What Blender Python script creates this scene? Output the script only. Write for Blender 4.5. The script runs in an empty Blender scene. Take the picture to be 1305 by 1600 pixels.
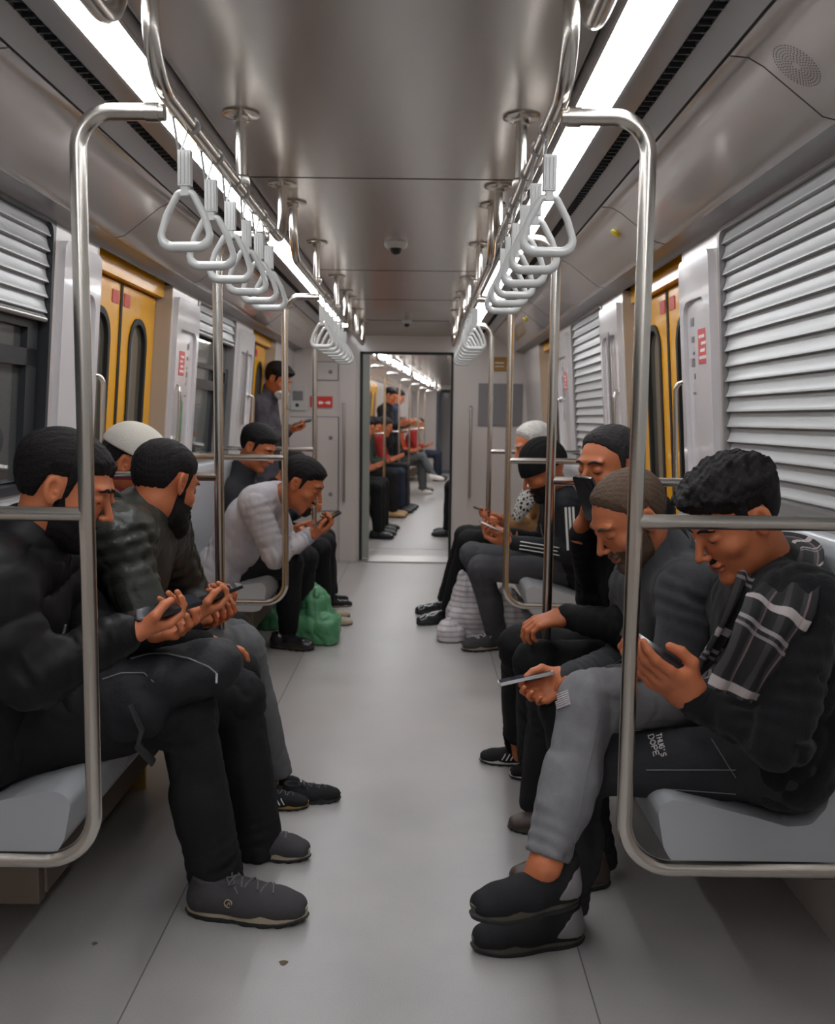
import bpy, math, random
import numpy as np
from mathutils import Vector, Matrix

# ------------------------------------------------------------------ camera
F = 1425.6                                   # focal length in pixels of the 1305x1600 frame
CAMZ = 1.25
PITCH, YAW, ROLL = 0.1019, -0.0028, 0.0124   # radians
def _n(v):
    v = np.array(v, float); return v / np.linalg.norm(v)
_fw = np.array((math.sin(YAW) * math.cos(PITCH), math.cos(YAW) * math.cos(PITCH), -math.sin(PITCH)))
_r = np.array((math.cos(YAW), -math.sin(YAW), 0.0)); _u = np.cross(_r, _fw)
_r, _u = _r * math.cos(ROLL) + _u * math.sin(ROLL), _u * math.cos(ROLL) - _r * math.sin(ROLL)
CX, CY, CZ = np.array([_r, _u, -_fw]).T      # world axes seen from the camera
sc = bpy.context.scene
cam = bpy.data.cameras.new('camera'); camo = bpy.data.objects.new('camera', cam)
sc.collection.objects.link(camo); sc.camera = camo
cam.sensor_fit = 'VERTICAL'; cam.sensor_height = 36; cam.sensor_width = 29.36; cam.lens = 36 * F / 1600
cam.clip_start = 0.02; cam.clip_end = 100
camo.matrix_world = Matrix(((CX[0], CX[1], CX[2], 0), (CY[0], CY[1], CY[2], 0), (CZ[0], CZ[1], CZ[2], CAMZ), (0, 0, 0, 1)))
cam.dof.use_dof = True; cam.dof.focus_distance = 2.3; cam.dof.aperture_fstop = 5.0

# ------------------------------------------------------------------ world, exposure
w = bpy.data.worlds.new('World'); sc.world = w; w.use_nodes = True
w.node_tree.nodes['Background'].inputs[0].default_value = (0.015, 0.017, 0.02, 1)
w.node_tree.nodes['Background'].inputs[1].default_value = 1.0
sc.view_settings.view_transform = 'Standard'; sc.view_settings.look = 'None'
sc.view_settings.gamma = 1; sc.view_settings.use_curve_mapping = False
sc.view_settings.exposure = 1.38
LAMP = 7.0                                   # radiance of the ceiling light strips

def at(px, py, Y):
    d = np.array(((px - 652.5) / F, (800 - py) / F, -1.0))
    wd = np.array((CX.dot(d), CY.dot(d), CZ.dot(d)))
    return np.array((0, 0, CAMZ)) + wd * (Y / wd[1])
def fl(px, py, z=0.0):
    d = np.array(((px - 652.5) / F, (800 - py) / F, -1.0))
    wd = np.array((CX.dot(d), CY.dot(d), CZ.dot(d)))
    return np.array((0, 0, CAMZ)) + wd * ((z - CAMZ) / wd[2])

# ------------------------------------------------------------------ materials
def srgb(r, g, b):
    f = lambda c: ((c / 255 + 0.055) / 1.055) ** 2.4 if c / 255 > 0.04045 else c / 255 / 12.92
    return (f(r), f(g), f(b), 1)
def mat(name, col, rough=0.5, metal=0.0, bump=0.0, bscale=60.0, var=0.0, vscale=8.0, coat=0.0, spec=0.5, trans=0.0, ior=1.45, stretch=None, sheen=0.0, sss=0.0, roughvar=0.0, wr=0.0, wrs=7.0):
    m = bpy.data.materials.new(name); m.use_nodes = True
    nt = m.node_tree; b = nt.nodes['Principled BSDF']
    b.inputs['Base Color'].default_value = col; b.inputs['Roughness'].default_value = rough
    b.inputs['Metallic'].default_value = metal; b.inputs['Specular IOR Level'].default_value = spec
    b.inputs['Coat Weight'].default_value = coat; b.inputs['Coat Roughness'].default_value = 0.08
    b.inputs['Transmission Weight'].default_value = trans; b.inputs['IOR'].default_value = ior
    b.inputs['Sheen Weight'].default_value = sheen
    if sss: b.inputs['Subsurface Weight'].default_value = sss; b.inputs['Subsurface Scale'].default_value = 0.006
    if bump or var or roughvar or wr:
        tc = nt.nodes.new('ShaderNodeTexCoord'); src = tc.outputs['Object']
        if stretch:
            mp = nt.nodes.new('ShaderNodeMapping'); mp.inputs['Scale'].default_value = stretch
            nt.links.new(src, mp.inputs[0]); src = mp.outputs[0]
    if var:
        n = nt.nodes.new('ShaderNodeTexNoise'); n.inputs['Scale'].default_value = vscale; n.inputs['Detail'].default_value = 5
        r = nt.nodes.new('ShaderNodeMapRange'); r.inputs[3].default_value = 1 - var; r.inputs[4].default_value = 1 + var
        mx = nt.nodes.new('ShaderNodeMix'); mx.data_type = 'RGBA'; mx.blend_type = 'MULTIPLY'; mx.inputs[0].default_value = 1
        mx.inputs[6].default_value = col
        nt.links.new(src, n.inputs['Vector']); nt.links.new(n.outputs[0], r.inputs[0])
        nt.links.new(r.outputs[0], mx.inputs[7]); nt.links.new(mx.outputs[2], b.inputs['Base Color'])
    if roughvar:
        n = nt.nodes.new('ShaderNodeTexNoise'); n.inputs['Scale'].default_value = vscale
        r = nt.nodes.new('ShaderNodeMapRange'); r.inputs[3].default_value = rough - roughvar; r.inputs[4].default_value = rough + roughvar
        nt.links.new(src, n.inputs['Vector']); nt.links.new(n.outputs[0], r.inputs[0]); nt.links.new(r.outputs[0], b.inputs['Roughness'])
    if bump:
        n = nt.nodes.new('ShaderNodeTexNoise'); n.inputs['Scale'].default_value = bscale; n.inputs['Detail'].default_value = 4
        bp = nt.nodes.new('ShaderNodeBump'); bp.inputs['Strength'].default_value = bump; bp.inputs['Distance'].default_value = 0.004
        nt.links.new(src, n.inputs['Vector']); nt.links.new(n.outputs[0], bp.inputs['Height']); nt.links.new(bp.outputs[0], b.inputs['Normal'])
        if wr:                                 # creases of the cloth
            q = nt.nodes.new('ShaderNodeTexNoise'); q.noise_type = 'RIDGED_MULTIFRACTAL'; q.inputs['Scale'].default_value = wrs; q.inputs['Detail'].default_value = 3; q.inputs['Distortion'].default_value = .6
            b2 = nt.nodes.new('ShaderNodeBump'); b2.inputs['Strength'].default_value = wr; b2.inputs['Distance'].default_value = 0.016; b2.invert = True
            nt.links.new(src, q.inputs['Vector']); nt.links.new(q.outputs[0], b2.inputs['Height']); nt.links.new(b2.outputs[0], bp.inputs['Normal'])
    return m
def emis(name, col, s):
    m = bpy.data.materials.new(name); m.use_nodes = True; b = m.node_tree.nodes['Principled BSDF']
    b.inputs['Base Color'].default_value = (0.8, 0.8, 0.8, 1)
    b.inputs['Emission Color'].default_value = col; b.inputs['Emission Strength'].default_value = s
    return m
M = {}
M['steel'] = mat('brushed_steel', (0.64, 0.60, 0.55, 1), 0.22, 1.0, bump=0.03, bscale=300)  # base colour warmed to stand in for golden reflections on the posts
M['steel_dull'] = mat('dull_steel', (0.45, 0.43, 0.41, 1), 0.38, 1.0)
M['wall'] = mat('wall_panel', srgb(194, 185, 180), 0.28, var=0.04, vscale=3, coat=0.35)
M['wallb'] = mat('wall_reveal', srgb(178, 165, 150), 0.3, coat=0.3)
M['cove'] = mat('cove_panel', srgb(186, 177, 172), 0.14, var=0.05, vscale=2.5, coat=0.9, roughvar=0.04)
M['ceil'] = mat('ceiling_panel', (0.58, 0.545, 0.515, 1), 0.24, 0.75, var=0.05, vscale=1.5, stretch=(3, .4, 1))
M['seam'] = mat('floor_seam', srgb(104, 100, 98), 0.6)
M['groove'] = mat('dark_groove', (0.02, 0.018, 0.017, 1), 0.6)
M['slotg'] = mat('grey_profile', srgb(150, 146, 145), 0.35, 0.4)
M['floor'] = None
M['seat'] = mat('grey_seat_plastic', srgb(172, 174, 178), 0.32, var=0.03, coat=0.25)
M['bracket'] = mat('seat_support_metal', srgb(104, 92, 80), 0.4, 0.6)
M['steel_door_tint'] = mat('steel_sheet_door_reflection', srgb(190, 160, 90), 0.35, 0.7)  # steel sheet; the yellow doors' reflection is put into its base colour
M['shutter'] = mat('shutter_slats', srgb(168, 168, 168), 0.34, 0.15, var=0.04, vscale=4)
M['yellow'] = mat('yellow_door_paint', srgb(236, 168, 4), 0.25, var=0.05, vscale=5, coat=0.5)
M['rubber'] = mat('black_rubber', (0.015, 0.015, 0.015, 1), 0.6)
M['frame'] = mat('dark_window_frame', (0.03, 0.032, 0.035, 1), 0.35)
M['glass'] = mat('window_glass', (0.55, 0.57, 0.56, 1), 0.03, trans=0.9, ior=1.4)
M['doorglass'] = mat('door_glass', (0.10, 0.09, 0.07, 1), 0.08, coat=0.6, spec=0.7)
M['acrylic'] = mat('milky_acrylic', srgb(212, 207, 209), 0.14, coat=1.0)
M['red'] = mat('red_sticker', srgb(200, 52, 48), 0.4)
M['redpale'] = mat('pale_red_sticker', srgb(206, 84, 88), 0.4)
M['white'] = mat('white_print', srgb(228, 222, 216), 0.4)
M['green'] = mat('green_sticker', srgb(44, 140, 100), 0.4)
M['black'] = mat('black_plastic', (0.018, 0.018, 0.02, 1), 0.35)
M['phone'] = mat('phone_body', (0.02, 0.02, 0.023, 1), 0.15, coat=0.6)
M['screen'] = mat('phone_screen', (0.03, 0.035, 0.045, 1), 0.06)
M['screenlit'] = emis('phone_screen_lit', (0.75, 0.85, 1, 1), 0.6)
M['silver'] = mat('silver_phone', (0.7, 0.7, 0.72, 1), 0.25, 0.5)
M['handle'] = mat('strap_handle_plastic', srgb(186, 186, 184), 0.3, coat=0.3)
M['belt'] = mat('strap_belt', srgb(168, 166, 164), 0.6)
M['lamp'] = emis('lamp_diffuser', (0.96, 0.98, 1, 1), LAMP)
M['grey'] = mat('mid_grey_panel', srgb(120, 116, 118), 0.35)
M['yellowsign'] = mat('amber_sign', srgb(150, 112, 40), 0.4)
M['tunnel'] = mat('tunnel_concrete', (0.02, 0.02, 0.021, 1), 0.9, var=0.3, vscale=1.5)
M['plat'] = mat('tunnel_equipment', srgb(95, 98, 100), 0.6)
def floor_mat():
    m = bpy.data.materials.new('vinyl_floor'); m.use_nodes = True; nt = m.node_tree; b = nt.nodes['Principled BSDF']
    tc = nt.nodes.new('ShaderNodeTexCoord')
    n = nt.nodes.new('ShaderNodeTexNoise'); n.inputs['Scale'].default_value = 3.0; n.inputs['Detail'].default_value = 6
    n2 = nt.nodes.new('ShaderNodeTexNoise'); n2.inputs['Scale'].default_value = 260; n2.inputs['Detail'].default_value = 2
    r = nt.nodes.new('ShaderNodeValToRGB'); r.color_ramp.elements[0].position = 0.3; r.color_ramp.elements[1].position = 0.7
    r.color_ramp.elements[0].color = srgb(150, 147, 145); r.color_ramp.elements[1].color = srgb(164, 160, 158)
    r2 = nt.nodes.new('ShaderNodeMapRange'); r2.inputs[1].default_value = 0.3; r2.inputs[2].default_value = 0.7; r2.inputs[3].default_value = 0.93; r2.inputs[4].default_value = 1.05
    mx = nt.nodes.new('ShaderNodeMix'); mx.data_type = 'RGBA'; mx.blend_type = 'MULTIPLY'; mx.inputs[0].default_value = 1
    nt.links.new(tc.outputs['Object'], n.inputs['Vector']); nt.links.new(tc.outputs['Object'], n2.inputs['Vector'])
    nt.links.new(n.outputs[0], r.inputs[0]); nt.links.new(n2.outputs[0], r2.inputs[0])
    nt.links.new(r.outputs[0], mx.inputs[6]); nt.links.new(r2.outputs[0], mx.inputs[7]); nt.links.new(mx.outputs[2], b.inputs['Base Color'])
    b.inputs['Roughness'].default_value = 0.33; b.inputs['Specular IOR Level'].default_value = 0.45
    rr = nt.nodes.new('ShaderNodeMapRange'); rr.inputs[3].default_value = 0.26; rr.inputs[4].default_value = 0.48
    nt.links.new(n.outputs[0], rr.inputs[0]); nt.links.new(rr.outputs[0], b.inputs['Roughness'])
    return m
M['floor'] = floor_mat()
_fab = {}
def fabric(name, col, rough=0.85, bump=0.35, bscale=180, var=0.12, vscale=14, wr=0.8, spec=0.22, **k):
    if name not in _fab: _fab[name] = mat(name, col, rough, bump=bump, bscale=bscale, var=var, vscale=vscale, wr=wr, spec=spec, **k)
    return _fab[name]
def stripes(name, base, line, scale, axis, width=0.3, rough=0.6):
    m = bpy.data.materials.new(name); m.use_nodes = True; nt = m.node_tree; b = nt.nodes['Principled BSDF']
    tc = nt.nodes.new('ShaderNodeTexCoord'); s = nt.nodes.new('ShaderNodeSeparateXYZ'); nt.links.new(tc.outputs['Object'], s.inputs[0])
    mu = nt.nodes.new('ShaderNodeMath'); mu.operation = 'MULTIPLY'; mu.inputs[1].default_value = scale; nt.links.new(s.outputs[axis], mu.inputs[0])
    fr = nt.nodes.new('ShaderNodeMath'); fr.operation = 'FRACT'; nt.links.new(mu.outputs[0], fr.inputs[0])
    lt = nt.nodes.new('ShaderNodeMath'); lt.operation = 'LESS_THAN'; lt.inputs[1].default_value = width; nt.links.new(fr.outputs[0], lt.inputs[0])
    mx = nt.nodes.new('ShaderNodeMix'); mx.data_type = 'RGBA'; mx.inputs[6].default_value = base; mx.inputs[7].default_value = line
    nt.links.new(lt.outputs[0], mx.inputs[0]); nt.links.new(mx.outputs[2], b.inputs['Base Color']); b.inputs['Roughness'].default_value = rough
    return m
def plaid_mat():
    m = bpy.data.materials.new('plaid_wool'); m.use_nodes = True; nt = m.node_tree; b = nt.nodes['Principled BSDF']; b.inputs['Roughness'].default_value = 0.9
    uv = nt.nodes.new('ShaderNodeTexCoord'); s = nt.nodes.new('ShaderNodeSeparateXYZ'); nt.links.new(uv.outputs['UV'], s.inputs[0])
    def band(out, per, lo, hi):
        a = nt.nodes.new('ShaderNodeMath'); a.operation = 'DIVIDE'; a.inputs[1].default_value = per; nt.links.new(out, a.inputs[0])
        f = nt.nodes.new('ShaderNodeMath'); f.operation = 'FRACT'; nt.links.new(a.outputs[0], f.inputs[0])
        g = nt.nodes.new('ShaderNodeMath'); g.operation = 'GREATER_THAN'; g.inputs[1].default_value = lo; nt.links.new(f.outputs[0], g.inputs[0])
        l = nt.nodes.new('ShaderNodeMath'); l.operation = 'LESS_THAN'; l.inputs[1].default_value = hi; nt.links.new(f.outputs[0], l.inputs[0])
        p = nt.nodes.new('ShaderNodeMath'); p.operation = 'MULTIPLY'; nt.links.new(g.outputs[0], p.inputs[0]); nt.links.new(l.outputs[0], p.inputs[1])
        return p.outputs[0]
    def mix(c, fac, k, col):
        q = nt.nodes.new('ShaderNodeMath'); q.operation = 'MULTIPLY'; q.inputs[1].default_value = k; nt.links.new(fac, q.inputs[0])
        x = nt.nodes.new('ShaderNodeMix'); x.data_type = 'RGBA'; nt.links.new(q.outputs[0], x.inputs[0])
        if isinstance(c, tuple): x.inputs[6].default_value = c
        else: nt.links.new(c, x.inputs[6])
        x.inputs[7].default_value = col; return x.outputs[2]
    c = srgb(30, 29, 30)
    c = mix(c, band(s.outputs[0], 0.045, 0.0, 0.35), 0.35, srgb(84, 80, 82))      # lengthwise greys
    c = mix(c, band(s.outputs[1], 0.17, 0.05, 0.15), 0.75, srgb(190, 180, 178))     # crosswise pairs of pale bars
    c = mix(c, band(s.outputs[1], 0.17, 0.36, 0.41), 0.6, srgb(180, 172, 172))
    c = mix(c, band(s.outputs[1], 0.17, 0.46, 0.50), 0.5, srgb(165, 155, 158))
    c = mix(c, band(s.outputs[0], 0.09, 0.62, 0.68), 0.45, srgb(150, 120, 122))
    n = nt.nodes.new('ShaderNodeTexNoise'); n.inputs['Scale'].default_value = 500
    tcn = nt.nodes.new('ShaderNodeTexCoord'); nt.links.new(tcn.outputs['Object'], n.inputs['Vector'])
    bp = nt.nodes.new('ShaderNodeBump'); bp.inputs['Strength'].default_value = 0.5; bp.inputs['Distance'].default_value = 0.002
    nt.links.new(n.outputs[0], bp.inputs['Height']); nt.links.new(bp.outputs[0], b.inputs['Normal'])
    nt.links.new(c, b.inputs['Base Color']); return m

# ------------------------------------------------------------------ object helpers
COL = sc.collection
TOP = []                                     # top-level objects, in order
def meta(o, label=None, cat=None, group=None, kind=None):
    if label: o['label'] = label
    if cat: o['category'] = cat
    if group: o['group'] = group
    if kind: o['kind'] = kind
    return o
def thing(name, label, cat, loc=(0, 0, 0), group=None):
    o = bpy.data.objects.new(name, None); COL.objects.link(o); o.empty_display_size = 0.1
    o.location = Vector([float(c) for c in loc]); TOP.append(o); return meta(o, label, cat, group)
def origin(p):
    v = Vector((0, 0, 0))
    while p is not None: v += p.location; p = p.parent
    return v
def mesh(name, V, Fc, m, parent=None, smooth=True, mats=None, mi=None, uv=None):
    me = bpy.data.meshes.new(name)
    V = np.asarray(V, np.float32).reshape(-1, 3)
    if parent is not None: V = V - np.array(origin(parent), np.float32)
    if isinstance(Fc, np.ndarray):
        n = len(Fc); k = Fc.shape[1]
        me.vertices.add(len(V)); me.vertices.foreach_set('co', V.ravel())
        me.loops.add(n * k); me.loops.foreach_set('vertex_index', Fc.astype(np.int32).ravel())
        me.polygons.add(n); me.polygons.foreach_set('loop_start', np.arange(0, n * k, k, dtype=np.int32))
        try: me.polygons.foreach_set('loop_total', np.full(n, k, np.int32))
        except Exception: pass
        me.update(calc_edges=True); me.validate()
    else:
        me.from_pydata(V.tolist(), [], [list(map(int, f)) for f in Fc]); me.validate(); me.update()
    for x in (mats or [m]): me.materials.append(x)
    if mi is not None and len(mi) == len(me.polygons): me.polygons.foreach_set('material_index', np.asarray(mi, np.int32))
    if smooth == True: me.polygons.foreach_set('use_smooth', np.ones(len(me.polygons), bool))
    if uv is not None:
        l = me.uv_layers.new(name='UVMap')
        for lp in me.loops: l.data[lp.index].uv = uv[lp.vertex_index]
    if smooth == 'auto':
        me.polygons.foreach_set('use_smooth', np.ones(len(me.polygons), bool)); me.set_sharp_from_angle(angle=math.radians(38))
    o = bpy.data.objects.new(name, me); COL.objects.link(o)
    if parent is not None: o.parent = parent
    else: TOP.append(o)
    return o
class MB:
    """collects shapes of ONE object"""
    def __init__(s): s.V = []; s.F = []
    def add(s, V, Fc):
        b = len(s.V); s.V += [tuple(map(float, v)) for v in V]; s.F += [tuple(int(i) + b for i in f) for f in Fc]; return s
    def box(s, lo, hi):
        x0, y0, z0 = lo; x1, y1, z1 = hi
        V = [(x0, y0, z0), (x1, y0, z0), (x1, y1, z0), (x0, y1, z0), (x0, y0, z1), (x1, y0, z1), (x1, y1, z1), (x0, y1, z1)]
        return s.add(V, [(0, 3, 2, 1), (4, 5, 6, 7), (0, 1, 5, 4), (1, 2, 6, 5), (2, 3, 7, 6), (3, 0, 4, 7)])
    def hexa(s, V): return s.add(V, [(0, 3, 2, 1), (4, 5, 6, 7), (0, 1, 5, 4), (1, 2, 6, 5), (2, 3, 7, 6), (3, 0, 4, 7)])
    def extrude(s, prof, y0, y1, closed=True, caps=True):
        """prof: list of (x,z); extruded along Y"""
        n = len(prof); V = [(x, y0, z) for x, z in prof] + [(x, y1, z) for x, z in prof]
        Fc = [(i, (i + 1) % n, n + (i + 1) % n, n + i) for i in range(n if closed else n - 1)]
        if caps and closed: Fc += [tuple(range(n - 1, -1, -1)), tuple(range(n, 2 * n))]
        return s.add(V, Fc)
    def tube(s, pts, r, seg=14, caps=True, closed=False, flat=None):
        P = [np.array(p, float) for p in pts]; n = len(P); rs = r if isinstance(r, (list, tuple)) else [r] * n
        prev = None; V = []
        for i in range(n):
            if closed: t = P[(i + 1) % n] - P[i - 1]
            else: t = P[min(i + 1, n - 1)] - P[max(i - 1, 0)]
            t = t / (np.linalg.norm(t) + 1e-12)
            if prev is None:
                a = np.array((0, 0, 1.0)) if abs(t[2]) < 0.9 else np.array((0, 1.0, 0)); u = np.cross(t, a)
            else: u = prev - prev.dot(t) * t
            u /= np.linalg.norm(u) + 1e-12; prev = u; v = np.cross(t, u)
            for k in range(seg):
                a = 2 * math.pi * k / seg; c, d = math.cos(a), math.sin(a)
                if flat: d *= flat
                V.append(P[i] + rs[i] * (c * u + d * v))
        Fc = []
        for i in range(n if closed else n - 1):
            j = (i + 1) % n
            for k in range(seg):
                l = (k + 1) % seg; Fc.append((i * seg + k, i * seg + l, j * seg + l, j * seg + k))
        if caps and not closed: Fc += [tuple(range(seg - 1, -1, -1)), tuple(range((n - 1) * seg, n * seg))]
        return s.add(V, Fc)
    def lathe(s, c, prof, axis=2, seg=24):
        """prof [(r,h)] around an axis through c"""
        V = []; ax = np.eye(3)[axis]; u = np.eye(3)[(axis + 1) % 3]; v = np.eye(3)[(axis + 2) % 3]
        for r, h in prof:
            for k in range(seg):
                a = 2 * math.pi * k / seg; V.append(np.array(c) + ax * h + r * (math.cos(a) * u + math.sin(a) * v))
        Fc = [(i * seg + k, i * seg + (k + 1) % seg, (i + 1) * seg + (k + 1) % seg, (i + 1) * seg + k) for i in range(len(prof) - 1) for k in range(seg)]
        Fc += [tuple(range(seg - 1, -1, -1)), tuple(range((len(prof) - 1) * seg, len(prof) * seg))]
        return s.add(V, Fc)
    def build(s, name, m, parent=None, smooth='auto', bevel=0.0, **k):
        o = mesh(name, s.V, s.F, m, parent, smooth, **k)
        if bevel:
            b = o.modifiers.new('bevel', 'BEVEL'); b.width = bevel; b.segments = 2; b.limit_method = 'ANGLE'; b.angle_limit = math.radians(40)
        return o
def fillet(pts, r, n=8):
    P = [np.array(p, float) for p in pts]; out = [P[0]]
    rs = r if isinstance(r, (list, tuple)) else [r] * len(P)
    for i in range(1, len(P) - 1):
        a = _n(P[i - 1] - P[i]); b = _n(P[i + 1] - P[i]); ang = math.acos(max(-1, min(1, a.dot(b))))
        if ang > 3.1 or rs[i] <= 0: out.append(P[i]); continue
        d = rs[i] / math.tan(ang / 2); p0 = P[i] + a * d; p1 = P[i] + b * d; c = P[i] + _n(a + b) * rs[i] / math.sin(ang / 2)
        u = p0 - c; v = p1 - c
        for k in range(n + 1):
            t = k / n; om = math.pi - ang
            out.append(c + (math.sin((1 - t) * om) * u + math.sin(t * om) * v) / math.sin(om))
    out.append(P[-1]); return out
def struct(name, mb, m, smooth='auto', **k):
    o = mb.build(name, m, None, smooth, **k); o['kind'] = 'structure'; return o

# ------------------------------------------------------------------ implicit surfaces (smooth unions of tapered limbs), meshed by surface nets
class Field:
    def __init__(s, lo, hi, res):
        s.lo = np.array(lo, float); s.res = res
        n = np.ceil((np.array(hi) - s.lo) / res).astype(int) + 1
        s.ax = [(s.lo[i] + np.arange(n[i]) * res).astype(np.float32) for i in range(3)]
        s.D = np.full(n, 1.0, np.float32)
    def _sl(s, lo, hi):
        r = []
        for i in range(3):
            a = int(max(0, math.floor((lo[i] - s.lo[i]) / s.res))); b = int(min(len(s.ax[i]), math.ceil((hi[i] - s.lo[i]) / s.res) + 1))
            if b <= a: return None
            r.append(slice(a, b))
        return tuple(r)
    def _xyz(s, sl):
        return s.ax[0][sl[0]][:, None, None], s.ax[1][sl[1]][None, :, None], s.ax[2][sl[2]][None, None, :]
    def _put(s, sl, d, k, op):
        D = s.D[sl]
        if op == 'u':
            h = np.clip(0.5 + 0.5 * (D - d) / k, 0, 1); s.D[sl] = D * (1 - h) + d * h - k * h * (1 - h)
        else:                                  # subtract
            h = np.clip(0.5 - 0.5 * (D + d) / k, 0, 1); s.D[sl] = D * (1 - h) - d * h + k * h * (1 - h)
    def cone(s, a, b, ra, rb, k=0.03, st=None, op='u'):
        a = np.array(a, float); b = np.array(b, float); m = max(ra, rb) * (st[1] if st else 1) + k + 3 * s.res
        sl = s._sl(np.minimum(a, b) - m, np.maximum(a, b) + m)
        if sl is None: return s
        x, y, z = s._xyz(sl); x = x - a[0]; y = y - a[1]; z = z - a[2]; ba = b - a
        if st:
            A = _n(st[0]); q = 1 / st[1] - 1; dp = x * A[0] + y * A[1] + z * A[2]
            x = x + A[0] * dp * q; y = y + A[1] * dp * q; z = z + A[2] * dp * q; ba = ba + A * ba.dot(A) * q
        L = max(ba.dot(ba), 1e-9); t = np.clip((x * ba[0] + y * ba[1] + z * ba[2]) / L, 0, 1)
        d = np.sqrt((x - t * ba[0]) ** 2 + (y - t * ba[1]) ** 2 + (z - t * ba[2]) ** 2) - (ra + (rb - ra) * t)
        s._put(sl, d.astype(np.float32), k, op); return s
    def ell(s, c, r, k=0.02, op='u', R=None):
        c = np.array(c, float); m = max(r) + k + 3 * s.res; sl = s._sl(c - m, c + m)
        if sl is None: return s
        x, y, z = s._xyz(sl); x = x - c[0]; y = y - c[1]; z = z - c[2]
        if R is not None: x, y, z = (R[0][i] * x + R[1][i] * y + R[2][i] * z for i in range(3))
        k0 = np.sqrt((x / r[0]) ** 2 + (y / r[1]) ** 2 + (z / r[2]) ** 2); k1 = np.sqrt((x / r[0] ** 2) ** 2 + (y / r[1] ** 2) ** 2 + (z / r[2] ** 2) ** 2) + 1e-9
        s._put(sl, (k0 * (k0 - 1) / k1).astype(np.float32), k, op); return s
    def box(s, c, h, rd, k=0.02, op='u', R=None):
        c = np.array(c, float); m = float(np.linalg.norm(h)) + rd + k + 3 * s.res; sl = s._sl(c - m, c + m)
        if sl is None: return s
        x, y, z = s._xyz(sl); x = x - c[0]; y = y - c[1]; z = z - c[2]
        if R is not None: x, y, z = (R[0][i] * x + R[1][i] * y + R[2][i] * z for i in range(3))
        qx = np.abs(x) - h[0]; qy = np.abs(y) - h[1]; qz = np.abs(z) - h[2]
        d = np.sqrt(np.maximum(qx, 0) ** 2 + np.maximum(qy, 0) ** 2 + np.maximum(qz, 0) ** 2) + np.minimum(np.maximum(qx, np.maximum(qy, qz)), 0) - rd
        s._put(sl, d.astype(np.float32), k, op); return s
    def plane(s, p, n):                        # keep the side AGAINST n
        n = _n(n); x, y, z = s._xyz((slice(None),) * 3)
        s.D = np.maximum(s.D, ((x - p[0]) * n[0] + (y - p[1]) * n[1] + (z - p[2]) * n[2]).astype(np.float32)); return s
    def grid(s): return s._xyz((slice(None),) * 3)
    def nets(s):
        D = s.D; D[0] = D[-1] = 1; D[:, 0] = D[:, -1] = 1; D[:, :, 0] = D[:, :, -1] = 1
        I = D < 0; cnt = np.zeros(tuple(n - 1 for n in D.shape), np.int8)
        for a in (0, 1):
            for b in (0, 1):
                for c in (0, 1): cnt += I[a:a + cnt.shape[0], b:b + cnt.shape[1], c:c + cnt.shape[2]]
        ci, cj, ck = np.nonzero((cnt > 0) & (cnt < 8)); N = len(ci)
        if N == 0: return np.zeros((0, 3), np.float32), np.zeros((0, 4), np.int32)
        idx = np.full(cnt.shape, -1, np.int32); idx[ci, cj, ck] = np.arange(N)
        acc = np.zeros((N, 3), np.float32); num = np.zeros(N, np.float32)
        for ax in range(3):
            o1, o2 = [i for i in range(3) if i != ax]
            for u in (0, 1):
                for v in (0, 1):
                    o = [0, 0, 0]; o[o1] = u; o[o2] = v; q = list(o); q[ax] = 1
                    da = D[ci + o[0], cj + o[1], ck + o[2]]; db = D[ci + q[0], cj + q[1], ck + q[2]]
                    cr = (da < 0) != (db < 0); t = np.where(cr, da / np.where(cr, da - db, 1), 0)
                    p = np.zeros((N, 3), np.float32); p[:, o1] = u; p[:, o2] = v; p[:, ax] = t
                    acc += p * cr[:, None]; num += cr
        V = (np.stack([ci, cj, ck], 1) + acc / num[:, None]) * s.res + s.lo
        Q = []
        for ax in range(3):
            o1, o2 = (ax + 1) % 3, (ax + 2) % 3; n = D.shape
            sa = [slice(1, n[i] - 1) for i in range(3)]; sb = list(sa); sa[ax] = slice(0, n[ax] - 1); sb[ax] = slice(1, n[ax])
            A = I[tuple(sa)]; B = I[tuple(sb)]; e = np.nonzero(A != B); ins = A[e]
            b = [e[i] + (0 if i == ax else 1) for i in range(3)]
            def cell(d1, d2):
                q = list(b); q[o1] = q[o1] + d1; q[o2] = q[o2] + d2; return idx[q[0], q[1], q[2]]
            f = np.stack([cell(-1, -1), cell(0, -1), cell(0, 0), cell(-1, 0)], 1); f[~ins] = f[~ins][:, ::-1]; Q.append(f)
        Q = np.concatenate(Q); Q = Q[(Q >= 0).all(1)]
        return V.astype(np.float32), Q
def noise3(x, y, z, f, seed=0):
    r = random.Random(seed); o = 0
    for i in range(5):
        k = [r.uniform(-1, 1) for _ in range(3)]; l = math.sqrt(sum(c * c for c in k)) + 1e-6; q = f * (0.7 + 0.35 * i)
        o = o + np.sin((x * k[0] + y * k[1] + z * k[2]) * q / l + r.uniform(0, 6.28) + (0.9 * np.sin((x * k[1] + y * k[2] - z * k[0]) * q * 0.5 + i) if i % 2 else 0)) / (1 + 0.5 * i)
    return o / 2.6
def folds3(x, y, z, f, seed=0):
    n = noise3(x, y, z, f, seed); m = noise3(x * 1.1, y, z * .8, f * 1.7, seed + 50)
    return 1.3 * np.clip(1 - 3.2 * np.abs(n), 0, 1) ** 1.5 + .6 * np.clip(1 - 3.2 * np.abs(m), 0, 1) ** 1.5 - .3 + .22 * n
def join(parts):
    V = []; Q = []; b = 0
    for v, q in parts: V.append(v); Q.append(q + b); b += len(v)
    return np.concatenate(V), np.concatenate(Q)

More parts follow.
